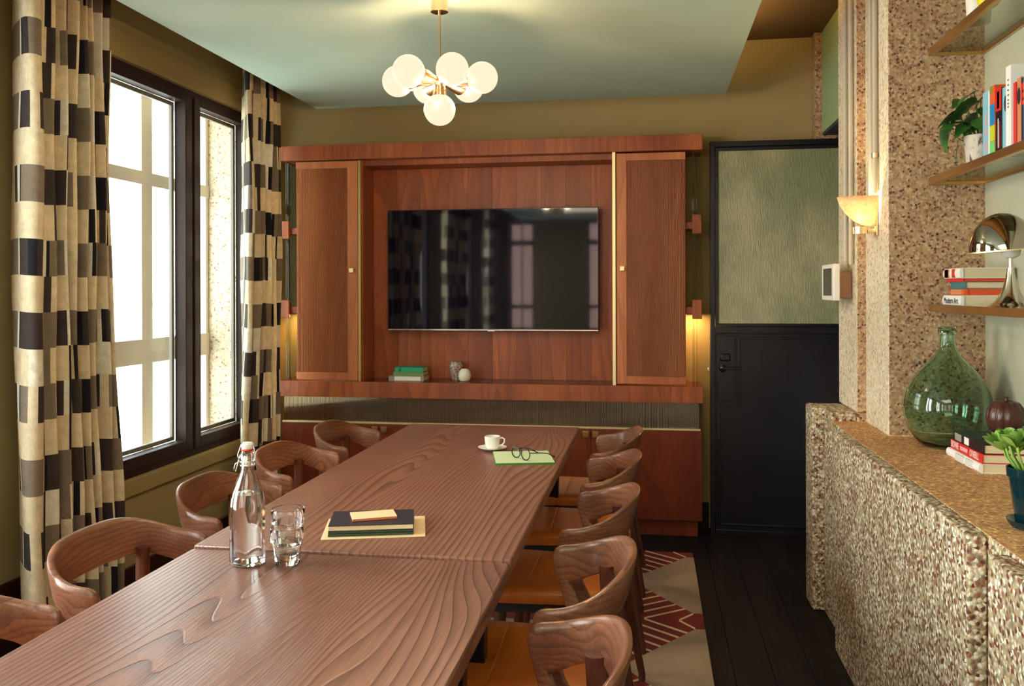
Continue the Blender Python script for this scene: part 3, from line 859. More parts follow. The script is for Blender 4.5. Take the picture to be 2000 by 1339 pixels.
    st_ = obj('seat', q, M_leather, r, smooth=60)
    obj('seam', MB().tube([(-0.20, 0.11, 0.4668), (0, 0.11, 0.4640), (0.20, 0.11, 0.4668)], 0.0022, 6), M_leather, st_, smooth=60)
    b2 = [(x * 0.9, (y - .03) * .93 + .03) for x, y in base]
    obj('seat_frame', MB().prism(b2, 0.385, 0.4175), M_seatframe, r)
    obj('side_rail', MB().box(-0.236, 0.236, 0.015, 0.04, 0.388, 0.414), M_leg, r, bevel=0.003)
    return r


right = [(4.19, 0), (3.565, 1.5), (2.925, -1.5), (2.245, 1), (1.655, -1)]
left = [(4.175, 0.5, -1.392), (3.54, -1, -1.392), (2.89, 1, -1.366), (2.215, -2, -1.328), (1.585, 2, -1.335)]
lab_r = ['walnut chair on the right side of the table, farthest, beside the cabinet doors',
         'second chair from the cabinet on the right side, pale seat edge showing',
         'middle chair of the right row, level with the far table section',
         'fourth chair from the cabinet on the right side, orange seat beside the table seam',
         'nearest chair on the right side, cut by the lower edge of the picture']
lab_l = ['walnut chair on the window side nearest the cabinet, behind the far table corner',
         'second chair from the cabinet on the window side, behind the bottle stopper',
         'middle chair of the window row, partly behind the glass bottle',
         'large curved chair in front of the patterned curtain, fourth in the window row',
         'nearest window side chair, only its dark back corner showing at the left edge']
chair0 = make_chair(lab_r[0])
for i, (y, d) in enumerate(right):
    loc = (-0.287, y, 0.0145); rz = PI / 2 + math.radians(d)
    if i == 0: chair0.location = loc; chair0.rotation_euler = (0, 0, rz); chair0['group'] = 'chairs along the right side of the table'
    else: dup(chair0, loc, rz, lab_r[i], 'chairs along the right side of the table')
for i, (y, d, x) in enumerate(left):
    dup(chair0, (x, y, 0.0145), -PI / 2 + math.radians(d), lab_l[i], 'chairs along the window side of the table')

# ------------------------------------------------------------------ rug
rug = thing('rug', 'patterned rug of beige diamonds and dark red bands with cream stripes under the table', 'rug', (-0.75, 2.6, 0))
M_rugbase = plaster('beige_wool', s2l(172, 148, 126), 0.6, 300, 0.95, 0.2)
M_rugred = plaster('dark_red_wool', s2l(128, 38, 30), 0.6, 300, 0.95, 0.12)
M_rugcream = plaster('cream_wool', s2l(226, 200, 160), 0.5, 300, 0.95)
RX0, RX1, RY0, RY1 = -1.72, 0.218, 0.3, 4.685
W('pile', MB().box(RX0, RX1, RY0, RY1, 0.0005, 0.0125), M_rugred, rug, bevel=0.003)
per = 0.965


def clip(poly, z0=None):
    """clip polygon to the rug"""
    for ax, lim, sg in ((0, RX1 - .001, 1), (0, RX0 + .001, -1), (1, RY1 - .001, 1), (1, RY0 + .001, -1)):
        out = []
        for i in range(len(poly)):
            p, q = poly[i], poly[(i + 1) % len(poly)]
            ip, iq = (lim - p[ax]) * sg >= 0, (lim - q[ax]) * sg >= 0
            if ip: out.append(p)
            if ip != iq:
                t = (lim - p[ax]) / (q[ax] - p[ax]); out.append((p[0] + t * (q[0] - p[0]), p[1] + t * (q[1] - p[1])))
        poly = out
        if not poly: return []
    return poly


dia = MB(); stp = MB()
for k in range(-4, 2):
    yc = 4.2 + k * per
    for xm in (0.46, -0.66, -1.78):   # diamonds point at each other, 0.566 half width
        p = clip([(xm - 0.566, yc), (xm - 0.283, yc - 0.393), (xm + .283, yc - .393), (xm + 0.566, yc), (xm + .283, yc + .393), (xm - 0.283, yc + 0.393)])
        if len(p) > 2:
            a = sum(p[i][0] * p[(i + 1) % len(p)][1] - p[(i + 1) % len(p)][0] * p[i][1] for i in range(len(p)))
            dia.prism(p if a > 0 else p[::-1], 0.0124, 0.0142)
    ym = yc - per / 2
    for xm in (0.177, -0.943):        # stripes fill the chevron bands
        for s_ in (-1, 1):
            for j in range(0, 6):
                x0, y0 = xm - 0.207 - 0.012 * j, ym + s_ * (0.004 + 0.068 * j)
                x1 = x0
                # run to the diamond edge:  y = yc -/+ 1.39*(x - (xm-.283))
                # y0 + .76*(x-x0) = ym + .4825 - 1.39*(x-(xm-.283))
                A = 0.76; x1 = (0.4825 - (0.004 + 0.068 * j) + A * x0 + 1.39 * (xm - 0.283)) / (A + 1.39)
                y1 = y0 + s_ * A * (x1 - x0)
                w = 0.0075
                p = clip([(x0, y0 - w), (x1, y1 - w), (x1 + 0.002, y1 + w), (x0, y0 + w)])
                if len(p) > 2: stp.prism(p, 0.0124, 0.0140)
        for s_ in (-1, 1):
            p = [(xm - 0.063, ym - 0.0085), (xm, ym + s_ * 0.083 - .0085), (xm, ym + s_ * 0.083 + .0085), (xm - 0.063, ym + 0.0085)]
            p = clip(p)
            if len(p) > 2: stp.prism(p, 0.0124, 0.0138)
W('diamond_motifs', dia, M_rugbase, rug)['kind'] = 'stuff'
W('cream_stripes', stp, M_rugcream, rug)['kind'] = 'stuff'

# ------------------------------------------------------------------ curtains
M_cloth = pmat('printed_curtain_cloth', (0.8, 0.7, 0.55, 1), 0.9)
t_ = NT(M_cloth)
_a = t_.n('ShaderNodeVertexColor'); _a.layer_name = 'print'
_v = t_.coords((1, 1, .25)); _n = t_.noise(_v, 320, 2, .6); _n2 = t_.noise(t_.coords(), 30, 4, .6)
_r = t_.ramp(_n.outputs['Fac'], [(0.3, (0.9, 0.9, 0.9, 1)), (0.7, (1.06, 1.06, 1.06, 1))]); _r2 = t_.ramp(_n2.outputs['Fac'], [(0.3, (0.86, 0.86, 0.86, 1)), (0.7, (1.12, 1.12, 1.12, 1))])
_c = t_.mix(1.0, t_.mix(1.0, _a.outputs[0], _r.outputs[0], 'MULTIPLY'), _r2.outputs[0], 'MULTIPLY')
t_.l(_c, t_.b.inputs['Base Color']); t_.bump(_n.outputs['Fac'], .2, .002)
_tl = t_.n('ShaderNodeBsdfTranslucent'); t_.l(_c, _tl.inputs[0]); _ms = t_.n('ShaderNodeMixShader'); _ms.inputs[0].default_value = 0.22
_out = t_.t.nodes['Material Output']; t_.l(t_.b.outputs[0], _ms.inputs[1]); t_.l(_tl.outputs[0], _ms.inputs[2]); t_.l(_ms.outputs[0], _out.inputs[0])
C_CREAM = s2l(240, 220, 184); C_TAUPE = s2l(142, 124, 106); C_DK = s2l(66, 54, 52); C_BLK = s2l(26, 22, 32); C_WHT = s2l(244, 234, 214)


def pattern_row(rs, kind_, total):
    out = []; u = 0
    while u < total:
        if kind_ == 0:
            seq = rs.choice([[(0.12, C_CREAM), (0.024, C_BLK)], [(0.11, C_WHT), (0.045, C_TAUPE)], [(0.14, C_CREAM), (.026, C_DK)], [(.13, C_CREAM), (.016, C_BLK), (.08, C_CREAM)]])
        else:
            seq = rs.choice([[(0.085, C_TAUPE), (0.02, C_WHT), (0.018, C_BLK), (0.075, C_DK)], [(0.035, C_BLK), (0.05, C_DK), (0.045, C_WHT), (0.014, C_BLK), (0.06, C_TAUPE)],
                             [(0.10, C_TAUPE), (0.016, C_BLK), (.03, C_CREAM)], [(0.07, C_DK), (0.035, C_CREAM), (0.07, C_TAUPE)], [(.04, C_CREAM), (.05, C_DK), (.02, C_WHT), (.02, C_BLK), (.06, C_TAUPE)]])
        for w, c in seq:
            w *= rs.uniform(.8, 1.2); out.append((u, u + w, c)); u += w
    return out


def curtain(label, pts, z0, z1, phase, seed, spread=0.0, y0=0.0, first=None):
    rs = random.Random(seed)
    # dense smooth path
    P = [Vector((x, y, 0)) for x, y in pts]; path = []
    for i in range(len(P) - 1):
        a = P[max(i - 1, 0)]; b = P[i]; c = P[i + 1]; d = P[min(i + 2, len(P) - 1)]
        for q in range(8):
            t = q / 8
            path.append(0.5 * ((2 * b) + (c - a) * t + (2 * a - 5 * b + 4 * c - d) * t * t + (3 * b - a - 3 * c + d) * t ** 3))
    path.append(P[-1])
    L = [0]
    for a, b in zip(path[:-1], path[1:]): L.append(L[-1] + (b - a).length)
    tot = L[-1]
    step = 0.0035; nu = int(tot / step); us = [i * tot / nu for i in range(nu + 1)]
    pos = []; j = 0
    for u in us:
        while j < len(L) - 2 and L[j + 1] < u: j += 1
        t = (u - L[j]) / max(1e-9, L[j + 1] - L[j]); pos.append(path[j].lerp(path[j + 1], t))
    pitch = 0.130
    zb = []; z = phase
    while z > z0: z -= pitch
    rows = []
    k0 = round((z - phase) / pitch)
    zc = z; k = k0
    zs = []
    while zc < z1:
        for q in range(4):
            zz = zc + pitch * q / 4
            if zz <= z0: zz = z0
            if zz >= z1: break
            if not zs or zz > zs[-1][0] + 1e-6: zs.append((zz, k))
        zc += pitch; k += 1
    zs.append((z1, k))
    rowpat = {}
    for kk in range(k0 - 1, k + 2):
        rowpat[kk] = pattern_row(random.Random(seed * 131 + kk * 7), (kk % 2), tot + .3)
        if first and kk % 2 in first: rowpat[kk] = first[kk % 2](rs) + [(a + 0.235, b + .235, c) for a, b, c in rowpat[kk]]
    m = MB()
    for (z, kk) in zs:
        sp = 1 + spread * smooth01((1.5 - z) / 1.4)
        for i, p in enumerate(pos):
            wob = 0.006 * math.sin(z * 3.1 + us[i] * 9) + 0.004 * math.sin(z * 7.3 + us[i] * 23)
            m.v.append((p.x + wob, y0 + (p.y - y0) * sp + 0.006 * math.sin(z * 2.2 + us[i] * 5), z + 0.004 * math.sin(us[i] * 14)))
    n = len(pos); cols = []
    for r_ in range(len(zs) - 1):
        pat = rowpat[zs[r_][1]]; j = 0
        for i in range(n - 1):
            u = (us[i] + us[i + 1]) / 2
            while j < len(pat) - 1 and pat[j][1] < u: j += 1
            m.f.append((r_ * n + i, r_ * n + i + 1, (r_ + 1) * n + i + 1, (r_ + 1) * n + i)); m.m.append(0); cols.append(pat[j][2])
    me = m.mesh('curtain', M_cloth, 180)
    ca = me.color_attributes.new('print', 'FLOAT_COLOR', 'CORNER')
    buf = []
    for c in cols: buf += list(c) * 4
    ca.data.foreach_set('color', buf)
    o = obj('curtain', me, None)
    sm = o.modifiers.new('thickness', 'SOLIDIFY'); sm.thickness = 0.0012
    tag(o, label, 'curtain')
    return o


def pleats(y0, y1, n, xc, amp, seed, start=None):
    rs = random.Random(seed); pts = list(start or [])
    for i in range(n):
        t = (i + 0.5) / n; s_ = -1 if i % 2 else 1
        pts.append((xc + s_ * amp * rs.uniform(0.65, 1.0), y0 + (y1 - y0) * t + rs.uniform(-.008, .008)))
    return pts


f0 = {0: lambda rs: [(0, 0.235, C_CREAM)], 1: lambda rs: ([(0, 0.155, C_TAUPE), (.155, .172, C_WHT), (.172, .182, C_BLK), (.182, .235, C_DK)] if rs.random() < .5 else [(0, .10, C_CREAM), (.10, .122, C_BLK), (.122, .150, C_DK), (.150, .182, C_WHT), (.182, .192, C_BLK), (.192, .235, C_TAUPE)])}
start = [(-2.335, 2.90), (-2.27, 2.83), (-2.19, 2.765), (-2.145, 2.755), (-2.13, 2.79), (-2.175, 2.85), (-2.15, 2.885), (-2.19, 2.915)]
curtain('wide near curtain of black, taupe and cream blocks at the left edge of the window', start + pleats(2.93, 3.235, 12, -2.165, 0.040, 4) , 0.15, 2.852, 2.107, 3, 0.20, 2.76, f0)
curtain('narrow far curtain of cream and dark blocks between the window and the cabinet', [(-2.30, 4.66), (-2.235, 4.56), (-2.175, 4.47), (-2.15, 4.455), (-2.14, 4.48), (-2.185, 4.52)] + pleats(4.55, 4.85, 9, -2.165, 0.034, 9), 0.15, 2.852, 2.107 + 0.26, 8, 0.24, 4.85)
for (ya, yb, sd) in ((2.18, 2.42, 11), (0.70, 1.10, 12), (0.0, 0.5, 13), (-1.8, -1.3, 14)):
    curtain(('patterned curtain drawn back at the window side, %s behind the camera' % {11: 'just', 12: 'second', 13: 'third', 14: 'farthest'}[sd]), pleats(ya, yb, 9, -2.2, 0.05, sd), 0.15, 2.852, 2.107, sd)

# ------------------------------------------------------------------ globe chandelier
CX, CY = -0.759, 3.10
light('chandelier_light', 'POINT', (CX, CY, 2.21), 1.5, (1.0, 0.58, 0.30), radius=0.02)
for a_ in (30, 150, 270):
    light('chandelier_light', 'POINT', (CX + 0.10 * math.cos(math.radians(a_)), CY + 0.10 * math.sin(math.radians(a_)), 2.09), 5.8, (1.0, 0.67, 0.40), radius=0.02)
ch = thing('chandelier', 'chandelier with seven glowing opal globes on a warm metal stem', 'lamp', (CX, CY, 2.48))
M_globe = emit('lit_opal_glass', (1.0, 0.80, 0.56, 1), 0.60); M_globe.node_tree.nodes['Principled BSDF'].inputs['Base Color'].default_value = (.0, .0, .0, 1); M_globe.node_tree.nodes['Principled BSDF'].inputs['Specular IOR Level'].default_value = 0.15
obj('ceiling_cup', MB().lathe([(0.030, -0.0005), (0.031, -0.004), (0.031, -0.060), (0.0325, -0.064), (0.028, -0.066), (0.006, -0.060)], 32), M_copper, ch, smooth=40)
obj('stem', MB().lathe([(0.0052, -0.060), (0.0052, -0.315)], 12), M_copper, ch, smooth=50)
obj('hub', MB().sphere((0, 0, -0.318), 0.026, 20, 12).lathe([(0.02, -0.335), (0.024, -0.352), (0.024, -0.36)], 20), M_copper, ch, smooth=50)
for k in range(6):
    a = math.radians(240 + 60 * k)
    d = Vector((math.cos(a), math.sin(a), 0.05)).normalized()
    M_ = Matrix.Translation((0, 0, -0.318)) @ d.to_track_quat('Z', 'Y').to_matrix().to_4x4()
    c_ = obj('cone', MB().lathe([(0.010, 0.015), (0.014, 0.03), (0.036, 0.108), (0.033, 0.110), (0.012, 0.06)], 24).xform(M_), M_copper, ch, smooth=40)
    obj('globe', MB().sphere(tuple(M_ @ Vector((0, 0, 0.158))), 0.0575, 32, 20), M_globe, c_, smooth=180)
c_ = obj('cone', MB().lathe([(0.022, -0.350), (0.034, -0.392), (0.031, -0.393)], 24), M_copper, ch, smooth=40)
obj('globe', MB().sphere((0, 0, -0.421 + 0.0), 0.0575, 32, 20), M_globe, c_, smooth=180)

# ------------------------------------------------------------------ things on the tables
TZ1, TZ2 = 0.7502, 0.7432
bt = thing('water_bottle', 'clear swing-top glass water bottle with a red rubber seal on the near table', 'bottle', (-0.960, 1.972, TZ2))


def octo(a):
    # soft facets
    k = PI / 5; r = ((a % (2 * k)) - k); return 0.55 + 0.45 * (math.cos(k) / math.cos(r)) + 0.03


q = MB()
q.lathe([(0.030, 0), (0.0395, 0.003), (0.042, 0.010), (0.042, 0.135), (0.0405, 0.155), (0.034, 0.180), (0.024, 0.205), (0.0165, 0.222), (0.0150, 0.232), (0.0150, 0.250), (0.018, 0.254), (0.018, 0.262), (0.0155, 0.265), (0.0155, 0.272)], 40, ribs=lambda a: 1)
vs_o = len(q.v)
n_, k_ = 40, 14
for i in range(n_):           # facets on the body only
    a = 2 * PI * i / n_
    for j in range(k_):
        x, y, z = q.v[i * k_ + j]
        if 0.005 < z < 0.2:
            w = octo(a) * (1 if z < .16 else 1); w = w + (1 - w) * max(0, (z - 0.14) / 0.06)
            q.v[i * k_ + j] = (x * w, y * w, z)
q.f = q.f[:-2]; q.m = q.m[:-2]
inner = MB().lathe([(0.001, 0.008), (0.034, 0.009), (0.0375, 0.016), (0.0375, 0.135), (0.036, 0.153), (0.0305, 0.178), (0.0205, 0.203), (0.0135, 0.222), (0.0118, 0.232), (0.0118, 0.272), (0.0155, 0.272)], 40)
inner.f = [tuple(reversed(f)) for f in inner.f]
o_ = len(q.v); q.v += inner.v; q.f += [tuple(i + o_ for i in f) for f in inner.f[:-1]]; q.m += [0] * (len(inner.f) - 1)
q.f.append(tuple(i * k_ for i in range(n_ - 1, -1, -1))); q.m.append(0)
obj('glass_body', q, M_glass, bt, smooth=50)
obj('water', MB().lathe([(0.001, 0.0085), (0.0335, 0.0095), (0.037, 0.0165), (0.037, 0.135), (0.0355, 0.153), (0.032, 0.170), (0.001, 0.170)], 40), M_water, bt, smooth=50)
st = obj('stopper', MB().lathe([(0.010, 0.2725), (0.013, 0.276), (0.0145, 0.280), (0.0145, 0.288), (0.011, 0.292), (0.001, 0.293)], 24), M_white, bt, smooth=40)
obj('rubber_seal', MB().lathe([(0.011, 0.2722), (0.0145, 0.2722), (0.0155, 0.2745), (0.0145, 0.277), (0.011, 0.277)], 24), M_rubber, st, smooth=40)
q = MB()
ring = [(0.0175 * math.cos(a), 0.0175 * math.sin(a), 0.238) for a in [2 * PI * i / 20 for i in range(20)]]
q.tube(ring, 0.0011, 6, closed=True)
ring = [(0.0180 * math.cos(a), 0.0180 * math.sin(a), 0.247) for a in [2 * PI * i / 20 for i in range(20)]]
q.tube(ring, 0.0011, 6, closed=True)
for s_ in (-1, 1):
    q.tube([(s_ * 0.0175, 0.0, 0.238), (s_ * 0.021, -0.001, 0.243), (s_ * 0.0225, -0.006, 0.262), (s_ * 0.016, -0.002, 0.285), (s_ * 0.010, 0, 0.287)], 0.0011, 6)
q.tube([(-0.018, 0, 0.247), (-0.029, -0.006, 0.240), (-0.032, -0.008, 0.226), (-0.028, -0.006, 0.222), (-0.024, -0.004, 0.240), (-0.0185, 0.0, 0.262)], 0.0012, 6)
obj('wire_bail', q, M_steel, bt, smooth=60)


def tumbler(label, loc, h, rb, rt, water=0.0):
    r = thing('drinking_glass', label, 'glass', loc, 0, 'two stacked tumblers beside the bottle')
    out = [(rb - .004, 0), (rb, .003), (rb + (rt - rb) * .45, h * .45), (rt - 0.001, h * .62), (rt, h * .64), (rt, h * .97), (rt - .001, h)]
    inn = [(rt - .0028, h * .985), (rt - .003, h * .64), (rb + (rt - rb) * .45 - .0035, h * .45), (rb - .004, .012), (.001, .011), (.001, 0)]
    q = MB().lathe_open(out + inn, 40)
    k = len(out + inn)
    for i in range(40):
        w = 1 - 0.028 * (0.5 + 0.5 * math.cos(10 * 2 * PI * i / 40))
        for j in range(1, 4):
            x, y, z = q.v[i * k + j]; q.v[i * k + j] = (x * w, y * w, z)
    obj('glass_body', q, M_glass, r, smooth=50)
    if water:
        obj('water', MB().lathe([(.001, .0115), (rb - .0045, .0125), (rb + (rt - rb) * .4 - .005, water), (.001, water)], 32), M_water, r, smooth=50)
    return r


tumbler('lower of the two stacked clear tumblers beside the bottle', (-0.866, 1.985, TZ2), 0.089, 0.029, 0.0395, 0.026)
tumbler('upper of the two stacked clear tumblers, rim highest, beside the bottle', (-0.864, 1.987, TZ2 + 0.044), 0.089, 0.027, 0.0395)

M_paper = pmat('buff_paper', s2l(232, 196, 150), 0.8); M_nbblack = pmat('black_notebook_cover', s2l(30, 26, 42), 0.45); M_peach = pmat('peach_notebook_cover', s2l(244, 206, 160), 0.5)
M_peachedge = pmat('orange_page_edge', s2l(226, 130, 84), 0.7); M_dkgreen = pmat('dark_green_notebook', s2l(44, 62, 36), 0.55); M_mint = pmat('pale_green_cover', s2l(206, 222, 176), 0.6); M_grass = pmat('grass_green_cover', s2l(60, 140, 40), 0.6)


def flat(name, label, cat, cen, w, l, z, h, rz, parts, group=None):
    r = thing(name, label, cat, (cen[0], cen[1], z), rz, group)
    for nm, z0, z1, inset, mat in parts:
        obj(nm, MB().box(-w / 2 + inset, w / 2 - inset, -l / 2 + inset, l / 2 - inset, z0, z1), mat, r, bevel=0.0006)
    return r


rz = math.radians(15)
flat('paper_sheet', 'buff paper sheet lying under the pile of notebooks', 'paper', (-0.747, 2.298), 0.272, 0.21, TZ1, .001, rz, [('sheet', 0, 0.0012, 0, M_paper)])
flat('notebook', 'dark green notebook, lowest of the pile on the buff sheet', 'notebook', (-0.752, 2.289), 0.224, 0.155, TZ1 + .0016, .006, rz, [('cover', 0, 0.0065, 0, M_dkgreen)], 'pile of notebooks on the far table')
flat('notebook', 'thin green notebook under the black one in the pile', 'notebook', (-0.752, 2.291), 0.224, 0.154, TZ1 + .0086, .006, rz, [('cover', 0, 0.0062, 0, M_dkgreen)], 'pile of notebooks on the far table')
flat('notebook', 'black covered notebook with cream pages on top of the green ones', 'notebook', (-0.753, 2.292), 0.224, 0.156, TZ1 + .0152, .016, rz, [('pages', 0.001, 0.0125, 0.001, M_pages), ('cover', 0.0126, 0.0142, 0, M_nbblack), ('back_cover', 0, 0.001, 0, M_nbblack)], 'pile of notebooks on the far table')
flat('notebook', 'small peach notebook lying askew on the black one', 'notebook', (-0.752, 2.297), 0.120, 0.076, TZ1 + .0298, .006, rz + math.radians(10), [('pages', 0, 0.0058, 0.0004, M_peachedge), ('cover', 0.0059, 0.0072, 0, M_peach)], 'pile of notebooks on the far table')
# pad with glasses, cup
pz = math.radians(13)
flat('notepad', 'pale green notepad with a green lower cover under the spectacles', 'notepad', (-0.488, 3.325), 0.222, 0.235, TZ1, .012, pz, [('cover', 0, 0.006, 0, M_grass), ('pages', 0.0061, 0.0075, 0.001, M_mint)])
sp = thing('spectacles', 'round black spectacles resting open on the green notepad', 'glasses', (-0.488, 3.268, TZ1 + .008), math.radians(-38))
sp.rotation_euler = (math.radians(0), 0, math.radians(-46))
q = MB()
for s_ in (-1, 1):
    lr = [(s_ * 0.031 + 0.0215 * math.cos(a), 0.0 + 0.004 * math.cos(a), 0.0235 + 0.0215 * math.sin(a)) for a in [2 * PI * i / 28 for i in range(28)]]
    q.tube(lr, 0.0021, 6, closed=True)
q.tube([(-0.0105, 0, 0.029), (-0.005, 0, 0.033), (0.005, 0, 0.033), (0.0105, 0, 0.029)], 0.0018, 6)
obj('rims', q, M_blackp, sp, smooth=60)
for s_ in (-1, 1):
    obj('temple', MB().tube([(s_ * 0.053, 0.001, 0.031), (s_ * 0.057, 0.006, 0.031), (s_ * 0.060, 0.045, 0.028), (s_ * 0.059, 0.085, 0.022), (s_ * 0.055, 0.112, 0.008), (s_ * 0.053, 0.122, 0.003)], 0.0021, 6), M_blackp, sp, smooth=60)
    obj('lens', MB().xform(Matrix.Identity(4)).lathe([(0.001, -0.0006), (0.0205, -0.0004), (0.0205, 0.0004), (0.001, 0.0008)], 28).xform(Matrix.Translation((s_ * 0.031, 0, 0.0235)) @ Matrix.Rotation(PI / 2, 4, 'X')), M_pane, sp, smooth=60)
cp = tag(obj('saucer', MB().lathe_open([(0.022, 0.0), (0.024, 0.0), (0.040, 0.006), (0.058, 0.013), (0.0585, 0.0145), (0.040, 0.0085), (0.022, 0.004), (0.001, 0.004), (0.001, 0.002), (0.02, 0.002)], 40), M_white, None, (-0.636, 3.478, TZ1), smooth=60), 'white saucer under the espresso cup', 'saucer')
cup = thing('coffee_cup', 'white espresso cup with a loop handle on its saucer', 'cup', (-0.636, 3.478, TZ1 + .0045))
obj('bowl', MB().lathe_open([(0.018, 0.0), (0.024, 0.004), (0.029, 0.02), (0.0325, 0.052), (0.0315, 0.053), (0.027, 0.022), (0.02, 0.008), (0.001, 0.007), (0.001, 0.0)], 40), M_white, cup, smooth=50)
obj('handle', MB().tube([(0.029, 0.0, 0.044), (0.040, 0, 0.048), (0.050, 0, 0.042), (0.049, 0, 0.028), (0.040, 0, 0.018), (0.0275, 0, 0.016)], 0.0032, 8), M_white, cup, smooth=60)
obj('coffee', MB().lathe([(0.001, 0.042), (0.0298, 0.042), (0.0298, 0.0425), (0.001, 0.0425)], 32), pmat('coffee', s2l(60, 30, 16), 0.15), cup)

# ------------------------------------------------------------------ wall sconce, conduits, control screen
sn = thing('wall_sconce', 'lit scalloped glass wall sconce with a fluted brass cup on the stone pillar', 'lamp', (0.883, 3.62, 1.63))
M_shade = pmat('frosted_ribbed_glass', (1.0, 0.86, 0.66, 1), 0.35, 0.0)
t_ = NT(M_shade)
_tl = t_.n('ShaderNodeBsdfTranslucent'); _tl.inputs[0].default_value = (1, 0.86, 0.62, 1); _ms = t_.n('ShaderNodeMixShader'); _ms.inputs[0].default_value = 0.75
_v = t_.coords(); _n = t_.noise(_v, 60, 3, .6, 1.0); t_.bump(_n.outputs['Fac'], .8, .006); _r = t_.ramp(_n.outputs['Fac'], [(0.35, (.9, .62, .34, 1)), (0.65, (1, .92, .76, 1))]); t_.l(_r.outputs[0], _tl.inputs[0])
_o = t_.t.nodes['Material Output']; t_.l(t_.b.outputs[0], _ms.inputs[1]); t_.l(_tl.outputs[0], _ms.inputs[2]); t_.l(_ms.outputs[0], _o.inputs[0])
q = MB(); na, nz = 36, 10
prof = [(0.012, 0.018), (0.030, 0.022), (0.052, 0.040), (0.072, 0.070), (0.086, 0.105), (0.092, 0.135)]
vs = []; nn = 37
for i in range(nn):            # half bowl opening upwards, flat side to the wall
    a = PI / 2 + PI * i / (nn - 1)
    for r_, z in prof:
        w = 1 + 0.02 * math.cos(i * PI * 1.0) * (z / .14)
        vs.append((0.0 + 1.55 * r_ * w * math.cos(a) - 0.006, 0.62 * r_ * w * math.sin(a), z))
k = len(prof)
q.add(vs, [(i * k + j, (i + 1) * k + j, (i + 1) * k + j + 1, i * k + j + 1) for i in range(nn - 1) for j in range(k - 1)])
sh = obj('glass_shade', q, M_shade, sn, smooth=50)
sm = sh.modifiers.new('thickness', 'SOLIDIFY'); sm.thickness = 0.003
q = MB(); q.lathe([(0.001, -0.012), (0.026, -0.012), (0.027, 0.016), (0.001, 0.018)], 40, c=(-0.062, 0, 0), ribs=lambda a: 1 + 0.06 * math.cos(10 * a))
obj('fluted_cup', q, M_brass_b, sn, smooth=35)
q = MB().tube([(-0.035, 0, -0.001), (-0.012, 0, -0.001), (0.0, 0, 0.0)], 0.008, 12); q.box(-0.006, -0.0005, -0.022, 0.022, -0.02, 0.12)
obj('back_plate', q, M_brass_b, sn, bevel=0.001)
b_ = obj('bulb', MB().sphere((-0.052, 0, 0.062), 0.017, 20, 12), emit('lit_bulb', (1.0, 0.70, 0.36, 1), 330.0), sn, smooth=180)
for i, (x, y, z0, z1, zc) in enumerate(((0.836, 3.955, 1.50, 2.855, 2.63), (0.836, 3.855, 1.505, 2.855, None), (0.872, 3.665, 1.775, 2.855, None), (0.872, 3.60, 1.775, 2.855, 1.925))):
    r = thing('conduit_pipe', ['painted conduit pipe running down behind the control screen, farther one', 'painted conduit pipe down to the control screen, nearer one', 'farther of two conduit pipes above the wall sconce', 'nearer conduit pipe above the wall sconce, with a brass coupling'][i], 'pipe', (x, y, z0), 0, 'conduits on the stone pillar')
    obj('tube', MB().lathe([(0.0095, 0), (0.0095, z1 - z0)], 14), M_conduit, r, smooth=50)
    if zc:
        obj('coupling', MB().lathe([(0.0098, zc - z0 - .012), (0.0125, zc - z0 - .010), (0.0125, zc - z0 + .010), (0.0098, zc - z0 + .012)], 14), M_conduit if i == 0 else M_copper, r, smooth=40)
cs = thing('control_screen', 'white framed touch screen fixed on a box to the stone pillar', 'screen', (0.77, 3.975, 1.35))
W('frame', MB().box(0.764, 0.790, 3.845, 4.10, 1.352, 1.508), M_plastic, cs, bevel=0.003)
W('display', MB().box(0.7625, 0.7639, 3.885, 4.06, 1.372, 1.490), M_screen, cs)
W('mounting_box', MB().box(0.7905, 0.849, 3.90, 4.05, 1.362, 1.475), pmat('tan_box', s2l(170, 130, 100), 0.5), cs, bevel=0.003)

# ------------------------------------------------------------------ shelves
for i, (z, lab) in enumerate(((2.270, 'brass framed glass shelf, highest of three on the right wall'), (1.790, 'brass framed glass shelf holding the upright books and trailing plant'), (1.320, 'brass framed glass shelf holding the chrome lamp'))):
    s_ = thing('wall_shelf', lab, 'shelf', (1.12, 2.2, z), 0, 'glass shelves on the right wall')
    y0, y1, x0 = 0.6, 3.455, 1.026
    W('brass_frame', MB().box(x0, x0 + 0.004, y0, y1, z - .002, z + 0.024).box(x0 + .004, 1.222, y1 - 0.006, y1, z - .002, z + 0.010).box(1.214, 1.222, y0, y1 - .006, z - .002, z + 0.010).box(x0 + .004, x0 + 0.02, y0, y1 - .006, z - .002, z + .004), M_brass_sh, s_, bevel=0.0008)
    W('glass_plate', MB().box(x0 + 0.0045, 1.2135, y0, y1 - 0.0065, z + 0.0105, z + 0.0185), M_shelfglass, s_)
SZ1, SZ2, SZ3 = 2.2887, 1.8087, 1.3387
